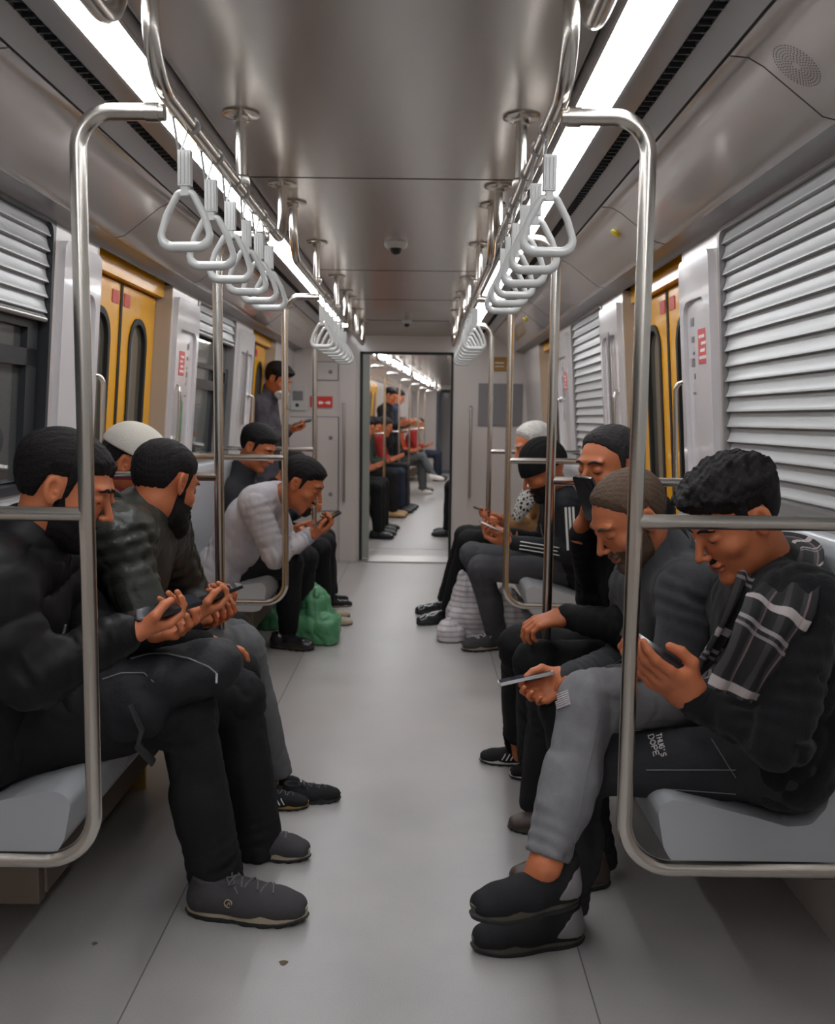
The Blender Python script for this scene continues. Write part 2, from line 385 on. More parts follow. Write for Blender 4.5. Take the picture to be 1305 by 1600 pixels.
# ------------------------------------------------------------------ people
def frame_from(fwd, up=(0, 0, 1), roll=0.0):
    f = _n(fwd); r = _n(np.cross(f, np.array(up, float))); u = np.cross(r, f)
    if roll:
        c, s_ = math.cos(roll), math.sin(roll); r, u = r * c + u * s_, u * c - r * s_
    return np.array([r, f, u])                # rows: local x (right), y (forward), z (up) in the world
def smu(a, b, k):
    h = np.clip(0.5 + 0.5 * (b - a) / k, 0, 1); return b * (1 - h) + a * h - k * h * (1 - h)
def smx(a, b, k): return -smu(-a, -b, k)
def e_(x, y, z, c, r):
    x = x - c[0]; y = y - c[1]; z = z - c[2]
    k0 = np.sqrt((x / r[0]) ** 2 + (y / r[1]) ** 2 + (z / r[2]) ** 2); k1 = np.sqrt((x / r[0] ** 2) ** 2 + (y / r[1] ** 2) ** 2 + (z / r[2] ** 2) ** 2) + 1e-9
    return k0 * (k0 - 1) / k1
def c_(x, y, z, a, b, ra, rb):
    ba = np.array(b, float) - np.array(a, float); x = x - a[0]; y = y - a[1]; z = z - a[2]
    t = np.clip((x * ba[0] + y * ba[1] + z * ba[2]) / ba.dot(ba), 0, 1)
    return np.sqrt((x - t * ba[0]) ** 2 + (y - t * ba[1]) ** 2 + (z - t * ba[2]) ** 2) - (ra + (rb - ra) * t)
def head_base(x, y, z):
    d = e_(x, y, z, (0, -.012, .030), (.076, .097, .086))
    d = smu(d, e_(x, y, z, (0, .022, -.035), (.060, .066, .078)), .03)
    d = smu(d, c_(x / 1.25, y, z, (0, .03, -.072), (0, .066, -.098), .036, .021), .025)
    return d
def head_sd(x, y, z, neck, thick=0.0, female=False):
    ax = np.abs(x)
    d = head_base(x, y, z)
    d = smu(d, e_(ax, y, z, (.043, .056, -.020), (.021, .021, .018)), .02)
    d = smu(d, e_(x, y, z, (0, .075, .036), (.052, .016, .010)), .015)
    d = smx(d, -e_(ax, y, z, (.031, .101, .013), (.017, .017, .012)), .012)
    d = smu(d, e_(ax, y, z, (.031, .0735, .012), (.0145, .0135, .0125)), .004)
    d = smu(d, c_(x, y, z, (0, .087, .020), (0, .113, -.022), .0065, .0095), .011)
    d = smu(d, e_(ax, y, z, (.0105, .100, -.027), (.0075, .009, .0065)), .006)
    d = smx(d, -e_(ax, y, z, (.0065, .109, -.034), (.003, .005, .003)), .003)
    d = smu(d, e_(x, y, z, (0, .0905, -.052), (.023, .0095, .0058)), .006)
    d = smu(d, e_(x, y, z, (0, .0885, -.0635), (.019, .010, .0068)), .006)
    d = smx(d, -e_(x, y, z, (0, .1005, -.0575), (.020, .006, .0013)), .003)
    d = smu(d, e_(x, y, z, (0, .076, -.096), (.020, .017, .015)), .014)
    exx = ax + 0.38 * (y + .010); eyy = y + .18 * z
    ear = e_(exx, eyy, z, (.0785, -.012, .000), (.0065, .0175, .031))
    ear = smx(ear, -e_(exx, eyy, z, (.0850, -.008, .004), (.0075, .0095, .019)), .003)
    ear = smu(ear, e_(exx, eyy, z, (.0805, -.004, -.001), (.004, .003, .006)), .002)
    d = smu(d, ear, .005)
    d = smu(d, c_(x, y, z, (0, -.020, -.060), neck, .051, .056), .03)
    return d
def hairline(y, style):
    if style == 'long': p = [(-.14, -.12), (-.05, -.12), (.0, -.11), (.02, -.06), (.045, .03), (.08, .066), (.13, .075)]
    elif style == 'recede': p = [(-.14, -.080), (-.08, -.065), (-.045, -.035), (-.03, .030), (.008, .036), (.011, -.008), (.021, -.002), (.029, .048), (.06, .085), (.09, .092), (.13, .10)]
    else: p = [(-.14, -.085), (-.08, -.070), (-.045, -.040), (-.03, .028), (.008, .034), (.011, -.012), (.021, -.006), (.029, .044), (.065, .062), (.09, .070), (.13, .075)]
    return np.interp(y, [q[0] for q in p], [q[1] for q in p]).astype(np.float32)
def rings(f, a, b, rad, amp, lam, spots, seed=0):
    """cloth bunching round a limb: ripples across the line a-b near the given spots (t, width)"""
    a = np.array(a, float); b = np.array(b, float); ba = b - a; L = float(np.linalg.norm(ba)); m = rad + .03
    sl = f._sl(np.minimum(a, b) - m, np.maximum(a, b) + m)
    if sl is None or L < .02: return
    x, y, z = f._xyz(sl); t = ((x - a[0]) * ba[0] + (y - a[1]) * ba[1] + (z - a[2]) * ba[2]) / (L * L); tc = np.clip(t, 0, 1)
    dd = np.sqrt((x - a[0] - tc * ba[0]) ** 2 + (y - a[1] - tc * ba[1]) ** 2 + (z - a[2] - tc * ba[2]) ** 2)
    s_ = t * L; w_ = 0
    for c, wd in spots: w_ = w_ + np.exp(-((s_ - c * L) / wd) ** 2)
    ph = s_ / lam * 2 * math.pi + 5.0 * noise3(x, y, z, 13, seed) + 2.0 * noise3(x, y, z, 30, seed + 3)
    r = np.sin(ph); r = np.sign(r) * np.abs(r) ** .7
    f.D[sl] += (amp * r * w_ * np.clip((rad - dd) / .02, 0, 1) * np.clip(.45 + 1.6 * noise3(x, y, z, 17, seed + 9), 0, 1)).astype(np.float32)
def local_mesh(fn, lo, hi, res):
    f = Field(lo, hi, res); x, y, z = f.grid(); f.D = np.ascontiguousarray(np.broadcast_to(fn(x, y, z), f.D.shape)).astype(np.float32); return f.nets()

def hand_mesh(wrist, d, pn, side, curl=0.6, res=0.003, spread=0.0, thumb=0.5, sc_=1.0, pinch=None):
    """d: wrist to knuckles, pn: the way the palm faces, side +1: thumb on local +x"""
    y_ = _n(d); z_ = -_n(np.array(pn) - np.dot(pn, y_) * y_); x_ = np.cross(y_, z_) * 1.0
    f = Field((-.075, -.045, -.11), (.095, .215, .05), res); s = side
    f.cone((0, -.04, 0), (0, .01, 0), .024, .026, .02, st=((1, 0, 0), 1.22))
    f.cone((0, .01, 0), (0, .065, 0), .017, .0145, .02, st=((1, 0, 0), 2.3))
    f.cone((s * .018, .015, -.004), (s * .030, .045, -.010), .015, .013, .015)
    for i, (bx, L) in enumerate([(.030, .072), (.010, .080), (-.010, .074), (-.029, .058)]):
        c = curl[i] if isinstance(curl, (list, tuple)) else curl * (1 + .08 * i)
        p = np.array((s * bx, .084 - (0.004 if i != 1 else 0) - (.006 if i == 3 else 0), 0)); a = -0.15
        f.cone((s * bx * .8, .05, 0), p, .010, .0095, .008)
        r0 = .0095 if i < 3 else .0082
        for j, fr in enumerate((.45, .30, .25)):
            a += c * (0.75, 1.0, 0.8)[j]
            q = p + L * fr * np.array((s * spread * (1.5 - i) * .3, math.cos(a), -math.sin(a))); f.cone(p, q, r0 - j * .0008, r0 - (j + 1) * .0009, .004); p = q
    t0 = np.array((s * .026, .022, -.010)); th = thumb
    t1 = t0 + np.array((s * (.026 - .008 * th), .024, -.010 - .016 * th)); t2 = t1 + np.array((s * (.008 - .022 * th), .026, -.006 - .010 * th)); t3 = t2 + np.array((s * (.001 - .014 * th), .021, -.002))
    f.cone(t0, t1, .0145, .0115, .010); f.cone(t1, t2, .0112, .0100, .005); f.cone(t2, t3, .0100, .0082, .004)
    V, Q = f.nets(); W = (V * sc_) @ np.array([x_, y_, z_]) + np.array(wrist)
    if np.dot(np.cross(x_, y_), z_) < 0: Q = Q[:, ::-1]
    return W, Q

SHOE = {}
def shoe(parent, heel, toe, st, label=None, lift=0.0, roll=0.0, pitch=0.0):
    """heel, toe: ends of the sole on the ground"""
    heel = np.array(heel, float); toe = np.array(toe, float); L = np.linalg.norm(toe - heel); y_ = (toe - heel) / L; s = L / 0.30
    r_ = _n(np.cross(y_, (0, 0, 1))); u_ = np.cross(r_, y_)
    if roll: c, q = math.cos(roll), math.sin(roll); r_, u_ = r_ * c + u_ * q, u_ * c - r_ * q
    R = np.array([r_, y_, u_])
    def W(V): return (np.asarray(V) * s) @ R + heel
    key = st.get('kind', 'sneaker'); res = st.get('res', .0045)
    if (key, res) not in SHOE:
        f = Field((-.07, -.02, 0), (.07, .32, .16), res)
        f.cone((0, .045, .052), (0, .15, .048), .036, .034, .02)
        f.cone((0, .045, .036), (0, .22, .036), .036, .039, .03)
        f.cone((0, .15, .040), (0, .266, .034), .033, .028, .03, st=((1, 0, 0), 1.35))
        if key == 'slipon': f.cone((0, .055, .06), (0, .045, .105), .036, .033, .02); f.cone((0, .10, .07), (0, .085, .115), .028, .022, .02)
        else: f.cone((0, .060, .06), (0, .054, .092), .036, .037, .02); f.cone((0, .14, .062), (0, .105, .095), .022, .020, .02); f.plane((0, .05, .098), (0, .10, 1)); f.cone((0, .062, .100), (0, .060, .14), .027, .030, .008, op='s')
        f.plane((0, 0, .020), (0, 0, -1))
        up = f.nets(); Dz = f.D.copy(); ax_ = f.ax
        def topz(xx, yy):
            i = int(round((xx + .07) / res)); j = int(round((yy + .02) / res)); c = np.nonzero(Dz[i, j] < 0)[0]; return float(ax_[2][c[-1]]) if len(c) else .03
        n = 40; V = []; chunky = .032 if key in ('sneaker', 'slipon') else .024
        for (zz, g) in ((.006, .96), (.009, .985), (chunky * .55, .965), (chunky, .985), (chunky + .003, .93)):
            for i in range(n):
                a = 2 * math.pi * i / n; yy = .148 - .151 * math.cos(a); t = (yy + .003) / .302
                wd = .0400 + .0095 * math.sin(max(0, (t - .35)) / .65 * math.pi) - .003 * math.exp(-((t - .42) / .1) ** 2)
                e = max(0.0, 1 - abs(2 * t - 1) ** 3.6) ** .5
                xx = wd * e * (1 if math.sin(a) > 0 else -1)
                tre = .0025 * (i % 2) if zz == 0 and key != 'dress' else 0
                V.append((xx * g, .148 + (yy - .148) * g, zz + tre + .007 * max(0, t - .8) / .2 * (1 if zz < .01 else .9)))
        Fc = [(r * n + i, r * n + i + 1 if i < n - 1 else r * n, (r + 1) * n + (i + 1) % n, (r + 1) * n + i) for r in range(4) for i in range(n)]
        Fc += [tuple(range(n - 1, -1, -1)), tuple(range(4 * n, 5 * n))]
        def sidex(yy, zz):
            k = int(round(zz / res)); j = int(round((yy + .02) / res)); c = np.nonzero(Dz[:, j, k] < 0)[0]; return float(ax_[0][c[-1]]) if len(c) else .04
        SHOE[(key, res)] = (up, (V, Fc), topz, sidex)
    up, so, topz, sidex = SHOE[(key, res)]
    o = mesh('shoe', W(up[0]), up[1], st['upper'], parent)
    if label: o['label'] = label
    sm = MB().add(W(so[0]), so[1]).build('sole', st['sole'], o)
    Vo = []; n = 80
    for (zz, g_) in ((0, .965), (.010, 1.0), (.0125, .975)):
        for i in range(n):
            a = 2 * math.pi * i / n; yy = .148 - .151 * math.cos(a); t = (yy + .003) / .302; wd = .0400 + .0095 * math.sin(max(0, (t - .35)) / .65 * math.pi) - .003 * math.exp(-((t - .42) / .1) ** 2)
            e = max(0.0, 1 - abs(2 * t - 1) ** 3.6) ** .5; xx = wd * e * (1 if math.sin(a) > 0 else -1); tr_ = .004 if (i // 2) % 2 and zz < .01 and key not in ('dress', 'slipon') else 0
            Vo.append((xx * g_, .148 + (yy - .148) * g_, zz + tr_ + .007 * max(0, t - .8) / .2))
    Fo = [(r * n + i, r * n + (i + 1) % n, (r + 1) * n + (i + 1) % n, (r + 1) * n + i) for r in range(2) for i in range(n)] + [tuple(range(n - 1, -1, -1)), tuple(range(2 * n, 3 * n))]
    if res < .008: MB().add(W(Vo), Fo).build('outsole', st.get('outsole', M['rubber']), sm)
    if st.get('laces') is not None:
        b = MB()
        for i in range(6):
            yy = .118 + i * .019; sg = 1 if i % 2 else -1
            b.tube([W(np.array((q, yy + sg * q * .25, topz(q, yy + sg * q * .25) + .003))) for q in (-.024, -.012, 0, .012, .024)], .0026 * s, 6)
        zt = topz(0, .112) + .004
        for sg in (-1, 1): b.tube([W(np.array((0, .112, zt))), W(np.array((sg * .018, .106, zt + .009))), W(np.array((sg * .032, .116, zt - .004))), W(np.array((sg * .020, .124, zt - .004))), W(np.array((0, .114, zt)))], .0022 * s, 6)
        for sg in (-1, 1): b.tube([W(np.array((0, .114, zt))), W(np.array((sg * .030, .130, zt - .012))), W(np.array((sg * .042, .150, zt - .035)))], .0020 * s, 6)
        b.build('shoe_laces', st['laces'], o)
    if st.get('stripes') is not None:
        b = MB()
        for sx in (-1, 1):
            for i in range(3):
                y0 = .118 + i * .022
                b.tube([W(np.array((sx * (sidex(y0 + dy, zz) + .002), y0 + dy, zz))) for dy, zz in ((.014, .036), (.008, .046), (.002, .056), (-.004, .066))], .0034 * s, 6)
        b.build('shoe_stripes', st['stripes'], o)
    if st.get('counter') is not None:
        f = Field((-.07, -.02, 0), (.07, .14, .12), res); f.cone((0, .045, .052), (0, .15, .048), .0375, .035, .02); f.cone((0, .045, .034), (0, .22, .034), .0355, .037, .03); f.cone((0, .055, .06), (0, .045, .085), .0375, .035, .02)
        f.plane((0, 0, .03), (0, 0, -1)); f.plane((0, .075, .06), (0, 1, .9)); V, Q = f.nets(); mesh('heel_counter', W(V), Q, st['counter'], o)
    if st.get('badge') is not None:
        b = MB(); c = W(np.array((st.get('badge_side', 1) * (sidex(.118, .054) + .003), .118, .054)))
        ring = [c + (R[1] * math.cos(a) * .009 + R[2] * math.sin(a) * .009) * s for a in np.linspace(0, 2 * math.pi, 17)[:-1]]
        b.tube(ring, .0016 * s, 6, closed=True); b.tube([c - R[2] * .004 * s - R[1] * .003 * s, c + R[2] * .004 * s + R[1] * .002 * s, c - R[2] * .003 * s + R[1] * .004 * s], .0014 * s, 5)
        b.build('shoe_badge', st['badge'], o)
    return o

def person(name, label, J, S, group=None):
    """J: joints in world coordinates; S: clothes and looks. Body = one mesh; hair, clothes and shoes are its children"""
    res = S.get('res', .007); hres = S.get('hres', .0035); sd = S.get('seed', 1)
    g = lambda k: np.array(J[k], float)
    k_ = S.get('sc', 1.0)
    hc = g('head'); R = frame_from(J['face'], roll=J.get('roll', 0.0)); nk = g('neck')
    base = np.array((g('hip')[0], g('hip')[1], 0.0)) if 'base' not in J else np.array(J['base'])
    root = thing(name, label, 'person', base, group)
    nl = R @ (nk - hc) / k_
    parts = []
    def H(V): return (V * k_) @ R + hc
    fm = S.get('face_detail', True)
    V, Q = local_mesh(lambda x, y, z: head_sd(x, y, z, nl), (-.11, min(-.13, nl[1] - .07), min(-.15, nl[2] - .06)), (.11, .14, .13), hres)
    hv = V.copy(); hq = Q
    lip = ((np.abs(V[:, 0]) < .024) & (V[:, 1] > .072) & (V[:, 2] > -.071) & (V[:, 2] < -.046) & (np.abs(V[:, 2] + .058) < .012 * (1.12 - np.abs(V[:, 0]) / .026)))
    flip = lip[Q].all(1)
    parts.append((H(V), Q)); mi = [flip.astype(np.int32)]
    for sd_, key in ((1, 'R'), (-1, 'L')):
        hd = J.get('hand' + key)
        if hd is None: continue
        V, Q = hand_mesh(g('wr' + key) + _n(hd['d']) * .012, hd['d'], hd['pn'], hd.get('side', -sd_), hd.get('curl', .6), S.get('fres', .003), thumb=hd.get('thumb', .5), spread=hd.get('spread', .0), sc_=k_ * hd.get('sc', 1.0))
        parts.append((V, Q)); mi.append(np.zeros(len(Q), np.int32))
    # the rest of the body, inside the clothes
    pts = np.array([J[q] for q in J if q in ('neck', 'hip', 'shL', 'shR', 'elL', 'elR', 'wrL', 'wrR', 'knL', 'knR', 'anL', 'anR', 'head')])
    lo = pts.min(0) - .16; hi = pts.max(0) + .16
    f = Field(lo, hi, max(.011, res * 1.5)); axs = g('shL') - g('shR'); hip = g('hip')
    hL, hR = (g('hipL'), g('hipR')) if 'hipL' in J else (hip + _n(axs) * .09, hip - _n(axs) * .09)
    ch = (g('shL') + g('shR')) / 2 * .72 + hip * .28
    f.cone(hip, ch, .10, .10, .04, st=(axs, 1.25)); f.cone(g('shL') * .85 + g('shR') * .15, g('shR') * .85 + g('shL') * .15, .05, .05, .04); f.cone(ch, nk, .07, .05, .03)
    f.cone(nk, hc + (R[2] * -.03 - R[1] * .02) * k_, .046 * k_, .046 * k_, .02)
    for q, h_ in (('L', hL), ('R', hR)):
        f.cone(g('sh' + q), g('el' + q), .036, .028, .03); f.cone(g('el' + q), g('wr' + q), .027, .025 * k_, .02)
        f.cone(h_, g('kn' + q), .065, .048, .03); f.cone(g('kn' + q), g('an' + q), .046, .034, .02)
        tv = g('toe' + q) - g('an' + q) if 'toe' + q in J else np.array((0, 0, -.05)); f.cone(g('an' + q), g('an' + q) + _n(tv) * .06, .032, .026, .02)
    V, Q = f.nets(); parts.append((V, Q)); mi.append(np.zeros(len(Q), np.int32))
    V, Q = join(parts)
    body = mesh('body', V, Q, None, root, mats=[S['skin'], S.get('lips', S['skin'])], mi=np.concatenate(mi))
    # hair ---------------------------------------------------------------
    hs = S.get('hair', 'short')
    if hs:
        top, side, cur = S.get('hair_top', .018), S.get('hair_side', .005), S.get('curl', 0.0); hr = S.get('hairres', .0035)
        def hf(x, y, z):
            zl = 0
            t = np.clip((z - S.get('fade0', .0)) / .09, 0, 1); t = t * t * (3 - 2 * t); th = side + (top - side) * t
            fr = np.clip((y - .02) / .07, 0, 1) * np.clip((z - .04) / .04, 0, 1); th = th + S.get('hair_front', 0.0) * fr
            zl = hairline(y, hs); zl = zl + .0035 * noise3(x * 2, y * 2, z, 120, 9) + .002 * noise3(x, y, z, 500, 4); th = .0008 + (th - .0008) * np.clip((z - zl) / .032, 0, 1) ** .7
            if cur: th = th + cur * (noise3(x, y, z, 150, 3) + .6 * noise3(x, y, z, 300, 5)) * np.clip(t, 0, 1)
            else: th = th + (.0014 * noise3(x * 3, y * .8, z * .8, 240, 2) + .0012 * noise3(x * 2, y * 2, z * 2, 330, 8)) * np.clip((z - zl) / .03, 0, 1)
            if hs == 'long': d = smu(e_(x, y, z, (0, -.02, .025), (.088, .108, .095)), e_(x, y, z, (0, -.05, -.08), (.085, .07, .12)), .03)
            else: d = head_base(x, y, z) - th
            return smx(d, zl - z + .012 * (np.abs(x) / .07) ** 4 * (y > .05), .004)
        V, Q = local_mesh(hf, (-.12, -.15, -.22 if hs == 'long' else -.10), (.12, .14, .16), hr)
        mesh('hair', H(V), Q, S['hairmat'], root)
    bd = S.get('beard')
    if bd:
        bt = {'stubble': .0025, 'short': .006, 'full': .014, 'goatee': .008, 'moustache': .004, 'long': .017}[bd]
        def bf(x, y, z):
            if bd == 'moustache': reg = smx(e_(x, y, z, (0, .098, -.042), (.027, .02, .006)), np.full_like(x + y + z, -1), .001)
            elif bd == 'goatee': reg = np.minimum(e_(x, y, z, (0, .098, -.042), (.028, .02, .006)), e_(x, y, z, (0, .085, -.098), (.027, .035, .026)))
            else:
                zl = np.interp(y, [-.03, .006, .018, .030, .065, .085, .13], [-.06, -.012, -.004, -.040, -.040, -.035, -.035]).astype(np.float32)
                reg = np.maximum(np.maximum(z - zl, .002 - y - .12 * (z + .06)), -.135 - z)
                reg = np.maximum(reg, -e_(x, y, z, (0, .1, -.059), (.021, .03, .009)))
                if bd in ('full', 'long'): pass
            th = bt * np.clip((-.02 - z) / .06, .25, 1) + .0015 * noise3(x, y, z, 260, 7)
            if bd == 'long': th = th + .006 * np.clip((-.07 - z) / .04, 0, 1) * np.clip(y / .05, 0, 1)
            return smx(head_sd(x, y, z, nl) - th, reg, .004)
        V, Q = local_mesh(bf, (-.10, -.05, -.17), (.10, .16, .03), S.get('hairres', .0035)); mesh('beard', H(V), Q, S['hairmat'], root)
    if fm:
        def ef(x, y, z):
            ax = np.abs(x); return np.maximum(head_sd(x, y, z, nl) - .0022, e_(ax, y, z - .10 * (ax - .03) * 0 + .006 * ((ax - .03) / .02) ** 2, (.031, .088, .037), (.0225, .03, .0042)))
        V, Q = local_mesh(ef, (-.06, .05, .02), (.06, .11, .05), .002)
        if len(V): mesh('eyebrows', H(V), Q, S['hairmat'], root)
        def lf(x, y, z):
            ax = np.abs(x); return np.maximum(head_sd(x, y, z, nl) - .0012, e_(ax, y, z - .004 * ((ax - .031) / .015) ** 2, (.031, .09, .0045), (.0145, .02, .0016)))
        V, Q = local_mesh(lf, (-.055, .05, -.01), (.055, .11, .02), .0015)
        if len(V): ls_ = mesh('eyelashes', H(V), Q, M['black'], root)
    # headgear -----------------------------------------------------------
    if S.get('hat') == 'beanie':
        V, Q = local_mesh(lambda x, y, z: smx(smu(head_base(x, y, z), e_(x, y, z, (0, -.02, .06), (.07, .09, .085)), .03) - .016 + .0015 * np.sin(x * 300), .018 - z - .05 * (-y), .004), (-.12, -.15, -.04), (.12, .14, .19), .004)
        mesh('beanie', H(V), Q, S['hatmat'], root)
    if S.get('hat') == 'cap':
        def cf(x, y, z):
            d = smx(smu(head_base(x, y, z), e_(x, y, z, (0, -.01, .055), (.075, .092, .07)), .02) - .012, .040 - z - .06 * (-y), .004)
            br = smx(np.maximum(e_(x, y, z, (0, .105, .048), (.078, .085, .05)), np.abs(z - .052 + .25 * (y - .1) + 4.0 * x * x) - .003), .06 - y, .003)
            return smu(d, br, .004)
        V, Q = local_mesh(cf, (-.12, -.15, -.02), (.12, .22, .17), .003); mesh('cap', H(V), Q, S['hatmat'], root)
    if S.get('mask'):
        def mf(x, y, z): return np.maximum(smu(head_sd(x, y, z, nl), e_(x, y, z, (0, .085, -.045), (.045, .045, .045)), .02) - .004, e_(x, y, z, (0, .09, S['mask']), (.062, .07, .046)))
        V, Q = local_mesh(mf, (-.10, -.05, -.17), (.10, .18, .03), .004); mesh('face_mask', H(V), Q, M['white'], root)
    # trousers -----------------------------------------------------------
    tr = S.get('leg', 1.0); tm = S['trousers']
    lows = np.array([hL, hR, g('knL'), g('knR'), g('anL'), g('anR')]); f = Field(lows.min(0) - .17, lows.max(0) + .17, res)
    f.cone(hR, hL, .098 * tr, .098 * tr, .05); f.cone(hip + (0, 0, .03), hip + (0, 0, .06), .10, .095, .04, st=(axs, 1.3))
    cuff = S.get('cuff', .053); two = 'trousers2' in S
    def leg(f, q, h_):
        kn, an = g('kn' + q), g('an' + q); an = an + _n(an - kn) * .03
        f.cone(h_, kn, .088 * tr, .066 * tr, .035); f.cone(kn, an, .064 * tr, cuff * tr, .03)
        f.cone(kn * .55 + an * .45 - _n(kn - h_) * .012, kn * .4 + an * .6 - _n(kn - h_) * .01, .060 * tr, .056 * tr, .03)
    def finish(f, qs):
        x, y, z = f.grid(); wgt = np.float32(.25)
        for c, rr in ((g('knL'), .09), (g('knR'), .09), (hL, .10), (hR, .10), (g('anL'), .06), (g('anR'), .06)):
            wgt = wgt + np.exp(-((x - c[0]) ** 2 + (y - c[1]) ** 2 + (z - c[2]) ** 2) / (2 * rr * rr))
        f.D += (S.get('tfold', .0035) * wgt * folds3(x * 1.2, y * 1.2, z * .9, 34, sd + 11)).astype(np.float32)
        for q in qs:
            kn, an, h_ = g('kn' + q), g('an' + q), (hL if q == 'L' else hR); ra = S.get('ring', .6)
            rings(f, h_, kn, .12, .0035 * ra, .045, ((.05, .08), (.92, .06)), sd); rings(f, kn, an, .10, .0035 * ra, .032, ((.12, .06), (.88, .08)), sd + 1)
        for q in qs:                           # an open end at the ankle
            kn, an = g('kn' + q), g('an' + q); a = _n(an - kn); a = _n(a * .4 + np.array((0, 0, -.6))) if a[2] < -.8 and not two else a
            d_ = (x - an[0]) * a[0] + (y - an[1]) * a[1] + (z - an[2]) * a[2]; rad = np.sqrt((x - an[0]) ** 2 + (y - an[1]) ** 2 + (z - an[2]) ** 2)
            f.D = np.where(rad < .14, np.maximum(f.D, (d_ - S.get('hem', .035)).astype(np.float32)), f.D)
        return f.nets()
    leg(f, 'L', hL)
    if not two: leg(f, 'R', hR)
    V, Q = finish(f, 'L' if two else 'LR'); tmi = None
    if two:
        f2 = Field(lows.min(0) - .17, lows.max(0) + .17, res); leg(f2, 'R', hR); V2, Q2 = finish(f2, 'R'); tmi = np.concatenate([np.zeros(len(Q), np.int32), np.ones(len(Q2), np.int32)]); V, Q = join([(V, Q), (V2, Q2)])
    tro = mesh('trousers', V, Q, None, root, mats=[tm, S.get('trousers2', tm)], mi=tmi)
    # jacket -------------------------------------------------------------
    jk = S.get('bulk', 1.0); jm = S['jacket']; arm = S.get('arm', 1.0)
    pts = np.array([nk, hip, g('shL'), g('shR'), g('elL'), g('elR'), g('wrL'), g('wrR')]); f = Field(pts.min(0) - .21, pts.max(0) + .19, res)
    st = S.get('wide', 1.38)
    ch = (g('shL') + g('shR')) / 2 * .74 + hip * .26; lowc = hip * .92 + ch * .08
    f.cone(lowc, ch, .118 * jk, .118 * jk, .05, st=(axs, st))
    f.cone(hR * .97 + hip * .03, hL * .97 + hip * .03, .105 * jk, .105 * jk, .05)
    f.cone(ch, (g('shL') + g('shR')) / 2 * .9 + nk * .1, .10 * jk, .07, .05, st=(axs, st))
    f.cone(g('shL') * .90 + g('shR') * .10, g('shR') * .90 + g('shL') * .10, .066 * jk, .066 * jk, .06); f.cone(nk, g('shL') * .8 + g('shR') * .2, .055, .058 * jk, .06); f.cone(nk, g('shR') * .8 + g('shL') * .2, .055, .058 * jk, .06)
    cl = S.get('collar', .062); f.cone(nk * .8 + ch * .2, nk + (hc - nk) * S.get('collar_h', .12), .075, cl, .04)
    for q in ('L', 'R'):
        sh_, el_, wr_ = g('sh' + q), g('el' + q), g('wr' + q)
        f.cone(sh_ + (0, 0, -.006), el_, .061 * arm * jk, .056 * arm, .06); f.cone(el_, wr_ - _n(wr_ - el_) * .004, .053 * arm, S.get('wristr', .037) * arm ** .5, .025)
    if S.get('hood'): 
        hb = nk - R[1] * np.array((1, 1, 0)) * .07 + np.array((0, 0, .0)); f.cone(hb + _n(axs) * .06, hb - _n(axs) * .06, .05, .05, .04); f.cone(hb, hb + (0, 0, -.07), .05, .035, .04)
    x, y, z = f.grid()
    f.cone(nk + (hc - nk) * .0, nk + (hc - nk) * .6, .048, .052, .012, op='s')
    wgt = np.float32(.3)
    for c, rr in ((g('elL'), .10), (g('elR'), .10), (g('shL'), .07), (g('shR'), .07), (hip, .16)):
        wgt = wgt + np.exp(-((x - c[0]) ** 2 + (y - c[1]) ** 2 + (z - c[2]) ** 2) / (2 * rr * rr))
    if S.get('quilt'):
        sp = ch - hip; sp = _n(sp); per = S['quilt']
        tq = (x - hip[0]) * sp[0] + (y - hip[1]) * sp[1] + (z - hip[2]) * sp[2]
        qd = lambda t_: np.abs(np.sin(math.pi * t_ / per)) ** .32 - .75
        ds = qd(tq)
        for q in ('L', 'R'):                  # along each sleeve the seams run round the arm
            sh_, el_, wr_ = g('sh' + q), g('el' + q), g('wr' + q)
            for a, b in ((sh_, el_), (el_, wr_)):
                ba = b - a; L = ba.dot(ba); t = np.clip(((x - a[0]) * ba[0] + (y - a[1]) * ba[1] + (z - a[2]) * ba[2]) / L, 0, 1)
                dd = np.sqrt((x - a[0] - t * ba[0]) ** 2 + (y - a[1] - t * ba[1]) ** 2 + (z - a[2] - t * ba[2]) ** 2)
                wq = np.clip((.105 - dd) / .03, 0, 1); ds = ds * (1 - wq) + qd(t * math.sqrt(L)) * wq
        f.D += (-.013 * ds).astype(np.float32)
    ja = S.get('jfold', .004)
    f.D += (ja * wgt * folds3(x * 1.25, y * 1.25, z * .75, S.get('jfreq', 44) * .75, sd)).astype(np.float32)
    if res < .0105:
        ra = S.get('jring', .5)
        for q in ('L', 'R'):
            rings(f, g('sh' + q), g('el' + q), .11, .0045 * ra, .042, ((.12, .05), (.72, .10)), sd + 5); rings(f, g('el' + q), g('wr' + q), .09, .0040 * ra, .032, ((.10, .08), (.85, .07)), sd + 6)
        rings(f, hip, ch, .24, .0045 * ra, .060, ((.25, .14),), sd + 7)
    V, Q = f.nets(); jac = mesh(S.get('jacket_name', 'jacket'), V, Q, jm, root)
